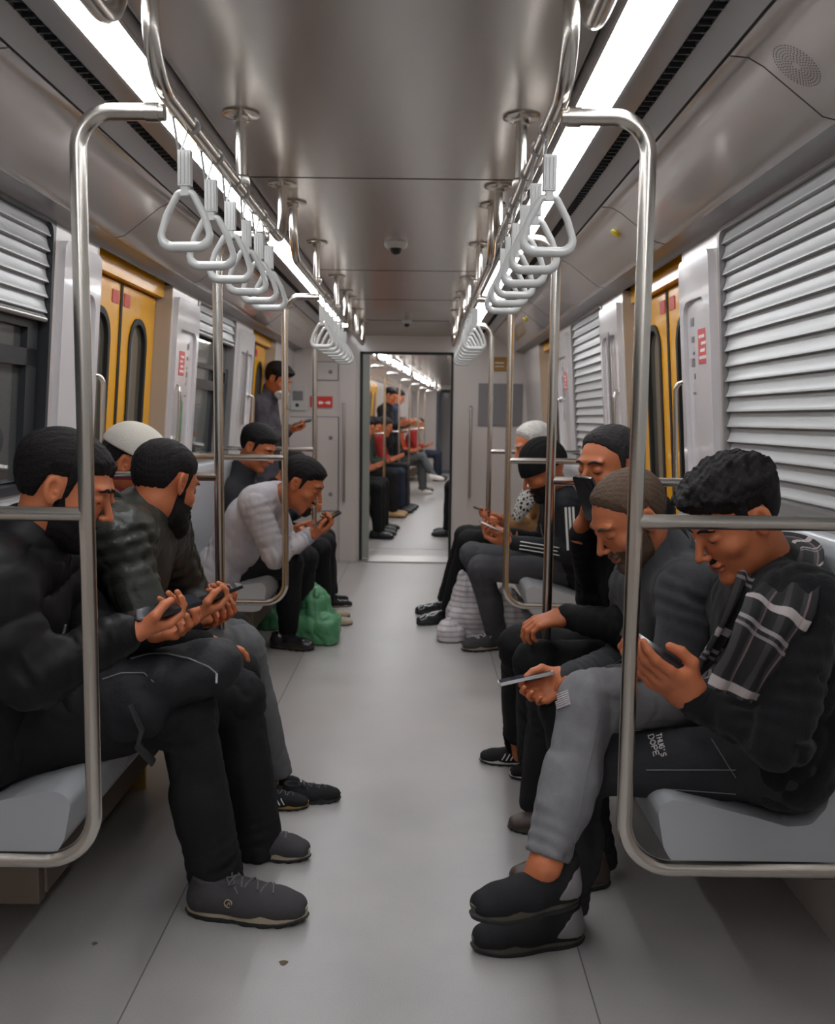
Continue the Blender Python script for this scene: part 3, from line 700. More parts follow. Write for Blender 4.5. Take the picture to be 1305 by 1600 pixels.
    if S.get('band'):                          # a standing or folded collar, open at the throat
        r0, h_, flare, bm = S['band'][:4]; gap = S['band'][4] if len(S['band']) > 4 else .5; th = S['band'][5] if len(S['band']) > 5 else .007
        up = _n(nk + (hc - nk) * .9 - nk); up = _n(up + np.array((0, 0, .5))); fr = _n(R[1] - R[1].dot(up) * up); sd_ = np.cross(up, fr); Vc = []; m_ = 30
        ctr = nk + (hc - nk) * S.get('band_h', .10)
        for i in range(m_ + 1):
            an_ = gap + (2 * math.pi - 2 * gap) * i / m_; dd = fr * math.cos(an_) * 1.08 + sd_ * math.sin(an_); wv = 1 + .04 * math.sin(an_ * 5 + sd)
            for rr_, zz in ((r0, -h_ / 2), (r0 * flare * wv, h_ / 2 + .006 * math.sin(an_ * 3)), (r0 * flare * wv + th, h_ / 2 + .003), (r0 + th * 1.6, -h_ / 2)): Vc.append(ctr + dd * rr_ + up * zz - up * .018 * math.cos(an_))
        Fc = [(i * 4 + k, (i + 1) * 4 + k, (i + 1) * 4 + (k + 1) % 4, i * 4 + (k + 1) % 4) for i in range(m_) for k in range(4)] + [(0, 1, 2, 3), (m_ * 4 + 3, m_ * 4 + 2, m_ * 4 + 1, m_ * 4)]
        co = mesh('collar', Vc, Fc, bm, root); mo = co.modifiers.new('soft', 'SUBSURF'); mo.levels = mo.render_levels = 1
    if S.get('zip') is not None:
        fwd = _n(np.cross(axs, ch - hip)); fwd = fwd if fwd.dot(R[1]) > 0 else -fwd; root_o = np.array(origin(jac)); P = []
        for t in np.linspace(.12, 1.12, 22):
            p0 = hip * (1 - t) + ch * t + fwd * .5; r_ = jac.ray_cast(Vector(p0 - root_o), Vector(-fwd))
            if r_[0]: P.append(np.array(r_[1]) + root_o + fwd * .001)
        if len(P) > 3: MB().tube(P, .004, 8).build('zip', S['zip'], root)
    for q in ('L', 'R'):                       # cuffs
        if S.get('cuffmat') is not None:
            b = MB(); a = _n(g('wr' + q) - g('el' + q)); p = g('wr' + q); r = S.get('wristr', .037) * arm ** .5
            b.tube([p - a * .035, p - a * .03, p + a * .006, p + a * .010], [r * .85, r * 1.06, r * 1.0, r * .7], 18); b.build('cuff', S['cuffmat'], root)
    # shoes --------------------------------------------------------------
    for q in ('L', 'R'):
        if 'shoe' + q in J:
            h0, t0 = J['shoe' + q][:2]; shoe(root, h0, t0, S['shoe' + q] if 'shoe' + q in S else S['shoe'], roll=J['shoe' + q][2] if len(J['shoe' + q]) > 2 else 0)
    return root
SK = {}
def skin(tone):
    if tone not in SK:
        SK[tone] = mat('skin_' + tone, {'light': srgb(206, 138, 104), 'mid': srgb(196, 116, 78), 'tan': srgb(178, 102, 64), 'dark': srgb(120, 76, 56)}[tone], .48, var=.10, vscale=26, bump=.12, bscale=220, sss=.08)
    return SK[tone]
M['lips'] = mat('lips', srgb(176, 92, 78), .4)
M['lipsd'] = mat('lips_dark', srgb(150, 78, 66), .4)
def hairm(name, col): return fabric(name, col, .6, bump=1.0, bscale=380, var=.35, vscale=60, wr=0, spec=.18)
HB = hairm('black_hair', (0.012, 0.010, 0.010, 1)); HG = hairm('greying_brown_hair', srgb(96, 78, 64)); HW = hairm('white_hair', srgb(205, 200, 194)); HD = hairm('dark_hair_with_grey', srgb(48, 45, 46))

def phone(c, long_, nrm, label, L=.150, Wd=.072, lit=False, body='phone', group=None):
    y_ = _n(long_); z_ = _n(np.array(nrm, float) - np.dot(nrm, y_) * y_); x_ = np.cross(y_, z_); c = np.array(c, float)
    t = thing('phone', label, 'phone', c - (0, 0, 0), group)
    def slab(hw, hl, z0, z1, r):
        pts = []
        for cx, cy, a0 in ((hw - r, hl - r, 0), (-hw + r, hl - r, 90), (-hw + r, -hl + r, 180), (hw - r, -hl + r, 270)):
            for k in range(5): a = math.radians(a0 + k * 22.5); pts.append((cx + r * math.cos(a), cy + r * math.sin(a)))
        n = len(pts); V = [c + x_ * p[0] + y_ * p[1] + z_ * z0 for p in pts] + [c + x_ * p[0] + y_ * p[1] + z_ * z1 for p in pts]
        return V, [tuple(range(n - 1, -1, -1)), tuple(range(n, 2 * n))] + [(i, (i + 1) % n, n + (i + 1) % n, n + i) for i in range(n)]
    V, Fc = slab(Wd / 2, L / 2, -.0045, .004, .010); MB().add(V, Fc).build('phone_body', M[body], t)
    V, Fc = slab(Wd / 2 - .003, L / 2 - .004, .004, .0046, .008); MB().add(V, Fc).build('screen', M['screenlit' if lit else 'screen'], t)
    V, Fc = slab(.010, .014, -.0065, -.0045, .004); V = [v + x_ * (-Wd / 2 + .016) + y_ * (L / 2 - .022) for v in V]; MB().add(V, Fc).build('camera_bump', M['black'], t)
    return t

# ------------------------------------------------------------------ the car: shell
XC = -0.111                                   # middle of the car; the camera stands a little right of it
Y0, Y1 = -2.6, 7.95                           # length built of this car
def hw(z): return 0.983 + 0.077 * (1.818 - z)   # half width of the wall face at height z (the walls lean in)
def X(s, h): return XC + s * h
SN = {-1: 'left', 1: 'right'}

def plank_seams(y0, y1):
    b = MB()
    for h in (-.50, .50): b.box((XC + h - .0015, y0, .0004), (XC + h + .0015, y1, .0012))
    return b
def wall_slab(b, s, y0, y1, z0, z1, off=0.0, th=0.05):
    a = [X(s, hw(z0) + off), X(s, hw(z1) + off)]
    V = [(a[0], y0, z0), (a[0] + s * th, y0, z0), (a[0] + s * th, y1, z0), (a[0], y1, z0), (a[1], y0, z1), (a[1] + s * th, y0, z1), (a[1] + s * th, y1, z1), (a[1], y1, z1)]
    if s < 0: V = [V[i] for i in (1, 0, 3, 2, 5, 4, 7, 6)]
    b.hexa(V)
def rrect(y0, y1, z0, z1, r, n=6):
    P = []
    for cy, cz, a0 in ((y1 - r, z1 - r, 0), (y0 + r, z1 - r, 90), (y0 + r, z0 + r, 180), (y1 - r, z0 + r, 270)):
        for k in range(n + 1): a = math.radians(a0 + 90 * k / n); P.append((cy + r * math.cos(a), cz + r * math.sin(a)))
    return P
def ring_plate(s, outer, inner, off0, off1):
    """plate with a hole on the leaning wall; outer/inner are (y,z) loops of equal length"""
    n = len(outer); V = []
    for loop, off in ((outer, off0), (inner, off0), (outer, off1), (inner, off1)):
        V += [(X(s, hw(z) + off), y, z) for y, z in loop]
    Fc = []
    for i in range(n):
        j = (i + 1) % n
        Fc += [(i, j, n + j, n + i), (2 * n + j, 2 * n + i, 3 * n + i, 3 * n + j), (n + i, n + j, 3 * n + j, 3 * n + i), (j, i, 2 * n + i, 2 * n + j)]
    return V, Fc
def panel(s, loop, off0, off1):
    n = len(loop); V = [(X(s, hw(z) + off0), y, z) for y, z in loop] + [(X(s, hw(z) + off1), y, z) for y, z in loop]
    return V, [tuple(range(n)), tuple(range(2 * n - 1, n - 1, -1))] + [(i, (i + 1) % n, n + (i + 1) % n, n + i) for i in range(n)]
# bays: windows and door openings
DOORS = [(3.15, 4.07), (6.00, 6.92)]
TOPZ = 1.818
def wall(s):
    b = MB()
    wall_slab(b, s, Y0, 3.15, 0, 1.02); wall_slab(b, s, 2.78, 3.15, 1.02, TOPZ)
    wall_slab(b, s, 4.07, 6.00, 0, 1.02); wall_slab(b, s, 4.07, 4.53, 1.02, TOPZ); wall_slab(b, s, 5.46, 6.00, 1.02, TOPZ)
    wall_slab(b, s, 6.92, Y1, 0, TOPZ)
    struct('wall_' + SN[s], b, M['wall'], smooth=False)
    b = MB()                                   # reveals of the door openings
    for y0, y1 in DOORS:
        for y, d in ((y0 + .002, 1), (y1 - .002, -1)):
            V = [(X(s, hw(0) - .001), y, 0), (X(s, hw(0) + .11), y, 0), (X(s, hw(TOPZ) + .11), y, TOPZ), (X(s, hw(TOPZ) - .001), y, TOPZ)]
            b.add(V + [(v[0], v[1] - d * .012, v[2]) for v in V], [(0, 1, 2, 3), (7, 6, 5, 4), (0, 3, 7, 4), (1, 5, 6, 2), (0, 4, 5, 1), (3, 2, 6, 7)])
    struct('trim_%d' % (1 if s < 0 else 2), b, M['wallb'], smooth=False)
wall(-1); wall(1)
b = MB(); b.box((-1.6, Y0, -.05), (1.4, Y1 + .9, 0)); struct('floor', b, M['floor'], smooth=False)
struct('trim_3', plank_seams(Y0, Y1), M['seam'])
# ceiling: flat middle, light ledge, glossy side coves
b = MB(); b.box((XC - .45, Y0, 2.015), (XC + .45, 7.42, 2.045)); b.box((XC - .6, Y0, 2.045), (XC + .6, Y1, 2.065))
b.add([(XC - .46, 7.42, 2.015), (XC + .46, 7.42, 2.015), (XC + .46, 7.95, 1.955), (XC - .46, 7.95, 1.955)], [(0, 1, 2, 3)])
struct('ceiling', b, M['ceil'], smooth=False)
def both(prof, name, m, n, y0=Y0, y1=Y1, th=.012):
    b = MB()
    for s in (-1, 1):
        P = [(X(s, h), z) for h, z in prof]; Q = [(X(s, h + .003), z + th) for h, z in prof][::-1]
        b.extrude(P + Q if s > 0 else (P + Q)[::-1], y0, y1)
    o = b.build('trim_%d' % n, m, None, 'auto'); o['kind'] = 'structure'
both([(.448, 2.020), (.456, 2.020)], 'g', M['groove'], 4)
both([(.456, 2.018), (.462, 1.992), (.458, 1.984), (.463, 1.979)], 'lip', M['slotg'], 5)
both([(.545, 1.978), (.555, 1.976), (.615, 1.988)], 'ledge', M['slotg'], 6)
both([(.615, 1.994), (.643, 1.994)], 'slot', M['groove'], 7)
both([(.643, 1.986), (.665, 1.972), (.690, 1.955)], 'ledge2', M['slotg'], 8)
both([(.690, 1.958), (.697, 1.957)], 'g2', M['groove'], 9)
both([(.697, 1.953), (.732, 1.950), (.762, 1.934), (.882, 1.842), (.912, 1.835)], 'cove', M['cove'], 10)
both([(.912, 1.835), (.945, 1.834), (.974, 1.828), (.983, TOPZ), (.983, TOPZ - .004)], 'band', M['slotg'], 11)
b = MB()                                       # slot grille slats and cross seams
for s in (-1, 1):
    for y in np.arange(Y0 + .3, Y1, .034): b.box((X(s, .617) if s > 0 else X(s, .642), y, 1.984), (X(s, .642) if s > 0 else X(s, .617), y + .004, 1.995))
struct('trim_12', b, M['frame'], smooth=False)
b = MB()
for y in (-1.0, .8, 3.02, 4.85, 6.02): b.box((XC - .45, y - .0015, 2.0135), (XC + .45, y + .0015, 2.0152))
b.box((XC - .36, 7.28, 2.013), (XC + .36, 7.285, 2.0152)); struct('trim_13', b, M['groove'])
b = MB()
for s in (-1, 1):
    for y in (1.50, 1.84, 3.10, 4.12, 5.5, 5.95):
        P = [(.697, 1.9525), (.732, 1.9495), (.762, 1.9335), (.882, 1.8415), (.912, 1.8345)]
        for (h0, z0), (h1, z1) in zip(P[:-1], P[1:]):
            V = [(X(s, h0), y - .0015, z0 - .0006), (X(s, h1), y - .0015, z1 - .0006), (X(s, h1), y + .0015, z1 - .0006), (X(s, h0), y + .0015, z0 - .0006)]
            b.add(V + [(v[0], v[1], v[2] + .003) for v in V], [(0, 1, 2, 3), (7, 6, 5, 4), (0, 4, 5, 1), (1, 5, 6, 2), (2, 6, 7, 3), (3, 7, 4, 0)])
struct('trim_14', b, M['groove'], smooth=False)
# back end of the car behind the camera
b = MB(); b.box((-1.5, Y0 - .05, 0), (1.3, Y0, 2.2)); struct('wall_back', b, M['wall'], smooth=False)
# tunnel outside
b = MB(); b.box((-2.6, -4, -1), (-2.5, 22, 3.5)); b.box((2.3, -4, -1), (2.4, 22, 3.5)); b.box((-2.6, -4, 3.5), (2.4, 22, 3.6))
for y in (.9, 1.9, 2.45, 3.3, 4.2, 4.9): b.box((-2.5, y, -1), (-2.42, y + .06, 3.5))
struct('trim_15', b, M['tunnel'], smooth=False)

# ceiling light strips (lamps): one thing per segment
def lamp(s, y0, y1, where):
    t = thing('ceiling_light', where, 'light', (X(s, .50), (y0 + y1) / 2, 1.98), 'light strips along the ceiling edges of the car')
    b = MB(); P = [(X(s, .461), 1.982), (X(s, .48), 1.975), (X(s, .525), 1.972), (X(s, .547), 1.978)]
    Q = [(x, z + .008) for x, z in P][::-1]; b.extrude(P + Q if s > 0 else (P + Q)[::-1], y0 + .006, y1 - .006); b.build('diffuser', M['lamp'], t)
    b = MB(); P = [(X(s, .459), 2.010), (X(s, .464), 1.992), (X(s, .55), 1.992), (X(s, .552), 2.010)]
    b.extrude(P if s > 0 else P[::-1], y0, y1); b.build('housing', M['slotg'], t)
segs = [-2.6, -1.15, .05, 1.25, 2.45, 3.65, 4.85, 6.1, 7.4]
for s in (-1, 1):
    for i in range(len(segs) - 1):
        n = ['at the rear end behind the viewpoint', 'second from the rear end', 'overhead beside the viewpoint', 'above the nearest handrail end', 'above the first row of strap handles', 'above the first yellow doors', 'above the far bench', 'nearest the end wall'][i]
        lamp(s, segs[i], segs[i + 1], 'white light strip on the %s ceiling edge, %s' % (SN[s], n))

# ------------------------------------------------------------------ windows, shutters, doors
def shutter(s, y0, y1, z0, label, n):
    t = thing('roller_shutter', label, 'shutter', (X(s, hw(z0)), (y0 + y1) / 2, z0))
    b = MB(); pit = .0445; P = []; z = TOPZ - .004
    while z > z0:
        for u, o_ in ((0, .005), (.2, .0035), (.4, .0015), (.6, -.0015), (.78, -.005), (.90, -.0080), (.96, -.0082), (1.0, .0045)): P.append((z - pit * u, o_))
        z -= pit
    zl = P[-1][0]; P.append((zl - .012, -.008)); P.append((zl - .014, .004))
    A = [(X(s, hw(a) + o + .010), a) for a, o in P]; B = [(X(s, hw(a) + .028), a) for a, o in (P[-1], P[0])]
    pr = A + B; b.extrude(pr if s > 0 else pr[::-1], y0 + .012, y1 - .012); b.build('slats', M['shutter'], t, 'auto')
    b = MB(); b.tube([(X(s, hw(zl - .02) + .006), y0 + .02, zl - .018), (X(s, hw(zl - .02) + .006), y1 - .02, zl - .018)], .009, 10); b.build('bottom_rail', M['steel_dull'], t)
    return t
def window(s, y0, y1, n, open_glass=True, pane=True):
    b = MB(); o = rrect(y0, y1, 1.02, TOPZ, .004); i = rrect(y0 + .018, y1 - .018, 1.045, TOPZ - .01, .03)
    V, Fc = ring_plate(s, o, i, -.004, .06); b.add(V, Fc); fr = b.build('window_%d' % n, M['frame'] if s < 0 and n == 1 else M['slotg'], None, 'auto'); fr['kind'] = 'structure'
    b = MB(); V, Fc = panel(s, rrect(y0 + .02, y1 - .02, 1.05, TOPZ - .015, .02), .045, .051); b.add(V, Fc); b.build('window_glass', M['glass'], fr, False)
    if s < 0:
        b = MB()
        for (a0, a1, c0, c1) in ((y0 + .03, y1 - .03, 1.50, 1.525), (y0 + .03, y1 - .03, 1.39, 1.44)):
            V, Fc = panel(s, [(a0, c0), (a1, c0), (a1, c1), (a0, c1)], .025, .045); b.add(V, Fc)
        for yy in ((y1 - .34, y1 - .31), (y1 - .10, y1 - .03)):
            V, Fc = panel(s, [(yy[0], 1.05), (yy[1], 1.05), (yy[1], 1.5), (yy[0], 1.5)], .025, .045); b.add(V, Fc)
        b.build('window_bar', M['frame'], fr, False)
    return fr
window(-1, -2.6, 2.78, 1); window(1, -2.6, 2.78, 2); window(-1, 4.53, 5.46, 3); window(1, 4.53, 5.46, 4)
shutter(1, -2.0, 2.77, 1.035, 'large grey slatted roller shutter pulled fully down over the near right window', 1)
shutter(-1, -2.0, 2.77, 1.548, 'grey slatted roller shutter pulled halfway down over the near left window', 1)
shutter(1, 4.54, 5.45, 1.035, 'grey slatted roller shutter closed over the far right window', 1)
shutter(-1, 4.54, 5.45, 1.71, 'short rolled-up shutter at the top of the far left window', 1)

def door_leaf(s, y0, y1, label, first):
    t = thing('sliding_door', label, 'door', (X(s, hw(0) + .085), (y0 + y1) / 2, 0)); t['kind'] = 'thing'; del t['kind']
    zt = 1.755; m = (y0 + y1) / 2; hl = .105
    o = rrect(y0, y1, .02, zt, .012); i = rrect(m - hl, m + hl, .74, 1.635, .10)
    b = MB(); V, Fc = ring_plate(s, o, i, .070, .100); b.add(V, Fc); b.build('door_panel', M['yellow'], t, 'auto')
    b = MB(); V, Fc = ring_plate(s, rrect(m - hl - .012, m + hl + .012, .728, 1.647, .11), rrect(m - hl + .012, m + hl - .012, .752, 1.623, .09), .064, .096); b.add(V, Fc); b.build('window_seal', M['rubber'], t, 'auto')
    b = MB(); V, Fc = panel(s, rrect(m - hl, m + hl, .74, 1.635, .10), .080, .088); b.add(V, Fc); b.build('door_glass', M['doorglass'], t, False)
    y = y1 if first else y0
    b = MB(); V, Fc = panel(s, [(y - .008, .02), (y + .008, .02), (y + .008, zt), (y - .008, zt)], .066, .10); b.add(V, Fc); b.build('edge_seal', M['rubber'], t, False)
    b = MB(); yy = y0 + .03 if not first else y1 - .10; V, Fc = panel(s, rrect(yy, yy + .07, 1.675, 1.725, .006), .0675, .070); b.add(V, Fc); b.build('warning_sticker', M['red'], t, False)
    return t
for s in (-1, 1):
    for k, (y0, y1) in enumerate(DOORS):
        m = (y0 + y1) / 2; w_ = ('near', 'far')[k]
        door_leaf(s, y0 + .005, m - .004, "yellow door with oval window, nearer leaf, %s doorway on the %s" % (w_, SN[s]), True)
        door_leaf(s, m + .004, y1 - .005, "yellow door with oval window, farther leaf, %s doorway on the %s" % (w_, SN[s]), False)
    b = MB()
    for (y0, y1) in DOORS: wall_slab(b, s, y0, y1, 0, 1.87, off=.118, th=.02)
    struct('trim_%d' % (16 if s < 0 else 17), b, M['rubber'], smooth=False)

for s in (-1, 1):
    for k, (y0, y1) in enumerate(DOORS):
        b = MB(); V, Fc = panel(s, [(y0 + .004, 1.762), (y1 - .004, 1.762), (y1 - .004, 1.842), (y0 + .004, 1.842)], .035, .112); b.add(V, Fc); o = b.build('door_header', M['yellow'], None, False)
        meta(o, 'yellow header strip above the %s sliding doors on the %s' % (('near', 'far')[k], SN[s]), 'door header')
# moulded draught screens beside the doors, with notices and grab handles
def screen(s, y0, y1, label, red=True, green=False, slot=False):
    t = thing('door_pillar_panel', label, 'panel', (X(s, hw(.6)), (y0 + y1) / 2, .45))
    b = MB(); o = rrect(y0 + .012, y1 - .012, .46, 1.775, .03); i = rrect(y0 + .055, y1 - .05, 1.05, 1.64, .05)
    V, Fc = ring_plate(s, o, i, -.022, .0); b.add(V, Fc); b.build('panel_frame', M['acrylic'], t, 'auto')
    b = MB(); V, Fc = panel(s, rrect(y0 + .05, y1 - .045, 1.045, 1.645, .05), -.008, -.001); b.add(V, Fc); b.build('clear_cover', M['acrylic'], t, False)
    m = (y0 + y1) / 2
    if red:
        st_ = MB(); V, Fc = panel(s, rrect(m - .085, m + .005, 1.435, 1.545, .004), -.010, -.008); st_.add(V, Fc); r = st_.build('red_notice', M['redpale'], t, False)
        q = MB()
        for k in range(4): V, Fc = panel(s, rrect(m - .075 + (k % 2) * .012, m - .005 - (k % 3) * .012, 1.45 + k * .022, 1.460 + k * .022, .002), -.0108, -.010); q.add(V, Fc)
        q.build('notice_print', M['white'], r, False)
    q = MB()
    for k, (dz, L) in enumerate(((0, .03), (.05, .012), (.09, .035), (.13, .022), (.17, .03), (.22, .034))):
        V, Fc = panel(s, rrect(m + .048, m + .048 + L, 1.34 + dz, 1.348 + dz + .01 * (k % 3), .002), -.0095, -.008); q.add(V, Fc)
    q.build('small_print', M['grey'], t, False)
    if green:
        q = MB(); V, Fc = panel(s, rrect(m - .06, m + .02, 1.12, 1.32, .004), -.010, -.008); q.add(V, Fc); q.build('green_notice', M['green'], t, False)
    if slot:
        q = MB(); V, Fc = panel(s, rrect(m - .02, m + .02, 1.2, 1.66, .018), -.026, -.02); q.add(V, Fc); q.build('vertical_slot', M['grey'], t, False)
    return t
for s in (-1, 1):
    n = SN[s]
    screen(s, 2.80, 3.14, "glossy pale panel before the near yellow doors on the %s" % n, red=(s > 0))
    screen(s, 4.09, 4.51, 'glossy pale panel just beyond the near yellow doors on the %s' % n, red=s < 0, green=s < 0, slot=s > 0)
    screen(s, 5.49, 5.98, "glossy pale panel before the far doors on the %s" % n, red=s > 0, slot=s < 0)
def grab(s, y, d, label, z0=.95, z1=1.385):
    t = thing('grab_handle', label, 'handle', (X(s, hw(z0) - .04), y, z0), 'chrome grab handles beside the doors')
    b = MB(); h = hw(1.2); P = fillet([(X(s, h + .0), y, z1), (X(s, h - .055), y + d * .03, z1), (X(s, hw(z0) - .055), y + d * .03, z0), (X(s, hw(z0)), y, z0)], .03)
    b.tube(P, .0085, 12); b.build('grab_bar', M['steel'], t)
    b = MB()
    for z in (z0, z1): b.lathe((X(s, hw(z)) - s * .010, y, z), [(.014, -.008), (.018, 0), (.014, .008)], 0, 14)
    b.build('bar_mount', M['steel_dull'], t)
for s in (-1, 1):
    grab(s, 3.11, 1, "chrome grab handle before the near yellow doors on the %s" % SN[s]); grab(s, 4.16, -1, 'chrome grab handle beyond the near yellow doors on the %s' % SN[s])
    grab(s, 5.92, 1, 'chrome grab handle before the far doors on the %s' % SN[s])

# speaker grilles in the coves
def speaker(s, y, label):
    t = thing('speaker_grille', label, 'speaker', (X(s, .79), y, 1.91))
    a = np.array((X(s, .762), 0, 1.9325)); c = np.array((X(s, .882), 0, 1.8405)); u = _n(c - a); nn = _n(np.cross(u, (0, 1, 0))); nn = -nn if nn[2] > 0 else nn
    ctr = a * .72 + c * .28 + np.array((0, y, 0)); b = MB()
    for ring in range(7):
        r1, r2 = .012 + ring * .0065, .010 + ring * .0062; k = int(2 * math.pi * r2 / .0062)
        for i in range(k):
            an = 2 * math.pi * i / k; p = ctr + u * r1 * math.cos(an) + np.array((0, 1, 0)) * r2 * math.sin(an) + nn * .0012
            e = .0014; q = [p + u * e, p + np.array((0, e, 0)), p - u * e, p - np.array((0, e, 0))]; b.add(q + [v + nn * .0006 for v in q], [(0, 1, 2, 3), (7, 6, 5, 4), (0, 4, 5, 1), (1, 5, 6, 2), (2, 6, 7, 3), (3, 7, 4, 0)])
    b.build('speaker_holes', M['groove'], t, False)
speaker(1, 1.76, "oval patch of tiny speaker holes in the right ceiling cove")
def indicator(s, y, label):
    p = at(961, 368, y) if s > 0 else None
    t = thing('door_lamp', label, 'indicator', (X(s, .79), y, 1.912))
    b = MB(); n_ = np.array((-s * .58, 0, -.81)); c = np.array((X(s, .79), y, 1.912))
    b.tube([c, c + n_ * .008, c + n_ * .012, c + n_ * .014], [.020, .020, .016, .004], 18); b.build('lens', M['ylens'], t)
M['ylens'] = mat('yellow_lens', srgb(190, 170, 20), .15, coat=.8)
indicator(1, 3.30, 'round yellow door indicator on the right cove above the near yellow doors'); indicator(-1, 6.1, 'round yellow indicator on the left cove above the far doors'); indicator(1, 6.1, 'round yellow indicator on the right cove above the far doors')
def dome(y, label, r=.052):
    t = thing('ceiling_camera', label, 'camera', (XC - .01, y, 2.015), 'dome cameras on the ceiling')
    b = MB(); b.lathe((XC - .01, y, 2.015), [(r, 0), (r, -.010), (r * .82, -.022), (r * .7, -.024)], 2, 28); b.build('dome_base', M['handle'], t)
    b = MB(); b.lathe((XC - .01, y, 2.015), [(r * .55, -.024), (r * .50, -.036), (r * .34, -.046), (r * .1, -.050)], 2, 24); b.build('dome_lens', M['black'], t)
dome(4.10, 'small silver dome camera on the ceiling above the near doors'); dome(7.28, 'small dome camera on the ceiling by the end wall', .04)

# ------------------------------------------------------------------ handrails
RR = .0150; RH = .356; RZ = 1.826; CZ_ = 2.015; PH = .514; LZ = 1.791
def flange(b, x, y): b.lathe((x, y, CZ_), [(.046, 0), (.048, -.004), (.042, -.007), (.019, -.009), (.019, -.02)], 2, 28)
def rail(s, y0, y1, label, start=True, end=True, drops=()):
    t = thing('ceiling_handrail', label, 'handrail', (X(s, RH), (y0 + y1) / 2, RZ)); x = X(s, RH)
    P = ([(x, y0, CZ_ - .002)] if start else []) + [(x, y0, RZ), (x, y1, RZ)] + ([(x, y1, CZ_ - .002)] if end else [])
    P = fillet(P, .10, 10); b = MB(); b.tube(P, RR, 16); b.build('rail', M['steel'], t)
    for y in drops:
        b = MB(); b.tube([(x, y, RZ), (x, y, CZ_ - .002)], RR * .95, 16); b.lathe((x, y, RZ), [(.020, .014), (.022, .02), (.022, .03), (.017, .036)], 2, 18); b.build('hanger', M['steel'], t)
    for y in ([y0] if start else []) + ([y1] if end else []) + list(drops):
        b = MB(); flange(b, x, y); b.build('ceiling_flange', M['steel'], t)
for s in (-1, 1):
    n = SN[s]
    rail(s, -2.4, 1.46, "steel ceiling handrail end bending up overhead on the %s" % n, start=False, drops=(-.5,))
    rail(s, 1.62, 3.10, 'steel ceiling handrail on the %s carrying the near row of strap handles' % n, drops=(2.405,))
    rail(s, 3.36, 5.64, 'steel ceiling handrail on the %s carrying the far row of strap handles' % n, drops=(4.10, 5.05))
    rail(s, 5.92, 7.30, 'short steel ceiling handrail on the %s next to the end wall' % n, drops=(6.57,))
def loop(s, y, label, mid=1.0635):
    t = thing('stanchion', label, 'pole', (X(s, PH), y, .4)); P = fillet([(X(s, RH), y, LZ), (X(s, PH), y, LZ), (X(s, PH), y, .385), (X(s, hw(.4) + .01), y, .385)], [0, .065, .095, 0], 12)
    b = MB(); b.tube(P, RR, 18); b.build('bent_post', M['steel'], t)
    b = MB(); b.tube([(X(s, PH), y, mid), (X(s, hw(mid) + .005), y, mid)], RR * .93, 16); b.build('crossbar', M['steel'], t)
    b = MB(); b.tube([(X(s, RH + .010), y, LZ), (X(s, RH + .034), y, LZ)], RR * 1.15, 16); b.build('rail_clamp', M['steel'], t)
    return t
for s in (-1, 1):
    n = SN[s]
    for y, w_ in ((1.70, 'nearest steel stanchion loop on the %s, in front of the near bench'), (2.825, "steel stanchion loop behind the near bench on the %s"), (4.204, 'steel stanchion loop at the start of the far bench on the %s'), (5.37, "farthest steel stanchion loop on the %s before the end wall")):
        loop(s, y, w_ % n)

# ------------------------------------------------------------------ strap handles
def strap_proto():
    t = thing('strap_handle', 'x', 'strap handle', (0, 0, 0)); zr = RZ
    b = MB(); hwid = .060; P = fillet([(0, 0, -.150), (-hwid, 0, -.262), (hwid, 0, -.262), (0, 0, -.150)], [0, .022, .022, 0], 6)
    P = fillet([(0, 0, -.150), (-.016, 0, -.153), (-.040, 0, -.196), (-.061, 0, -.262), (.061, 0, -.262), (.040, 0, -.196), (.016, 0, -.153), (0, 0, -.150)], [0, .010, .05, .024, .024, .05, .010, 0], 6)
    rr_ = [.0082 if p[2] < -.250 else (.0066 if p[2] < -.235 else .0058) for p in P]
    b.tube(P, rr_, 12, flat=1.3); b.build('triangle_grip', M['handle'], t)
    b = MB(); b.box((-.0135, -.008, -.138), (.0135, .008, -.066)); b.box((-.008, -.006, -.158), (.008, .006, -.136))
    for k in (-1, 0, 1): b.box((k * .008 - .0015, -.0095, -.134), (k * .008 + .0015, .0095, -.070))
    b.build('ribbed_sleeve', M['handle'], t, 'auto')
    for sg in (-1, 1):
        b = MB(); P = [(0.0, sg * .005, -.068), (0.002, sg * .028, -.035), (.003, sg * .045, -.008), (.004, sg * .048, .010)]
        b.tube([np.array(p) + (-.012, 0, 0) for p in P[:3]] + [np.array(P[3]) + (-.016, 0, 0)], .0028, 8, flat=.5)
        b.tube([np.array((0, sg * .043, 0)) , np.array((0, sg * .053, 0))], RR * 1.12, 14); b.build('belt', M['belt'], t)
    return t
proto = strap_proto(); used = False
def copy_tree(o, parent=None):
    c = o.copy(); COL.objects.link(c); c.parent = parent
    if parent is None: TOP.append(c)
    for ch in [q for q in bpy.data.objects if q.parent == o]: copy_tree(ch, c)
    return c
ORD = ['first', 'second', 'third', 'fourth', 'fifth', 'sixth', 'seventh']
rnd = random.Random(4)
for s in (-1, 1):
    for row, ys in (('near', [1.84, 2.06, 2.265, 2.465, 2.65, 2.825]), ('far', [4.32 + .205 * k for k in range(7)])):
        for i, y in enumerate(ys):
            if not used: c = proto; used = True
            else: c = copy_tree(proto)
            c.location = (X(s, RH), y, RZ); c.scale = (.94, .94, .94); c.rotation_euler = (rnd.uniform(-.04, .04), 0, rnd.uniform(-.12, .12))
            c['label'] = "grey strap handle, %s in the %s row on the %s" % (ORD[i], row, SN[s])
            c['group'] = 'grey strap handles hanging from the ceiling rails'

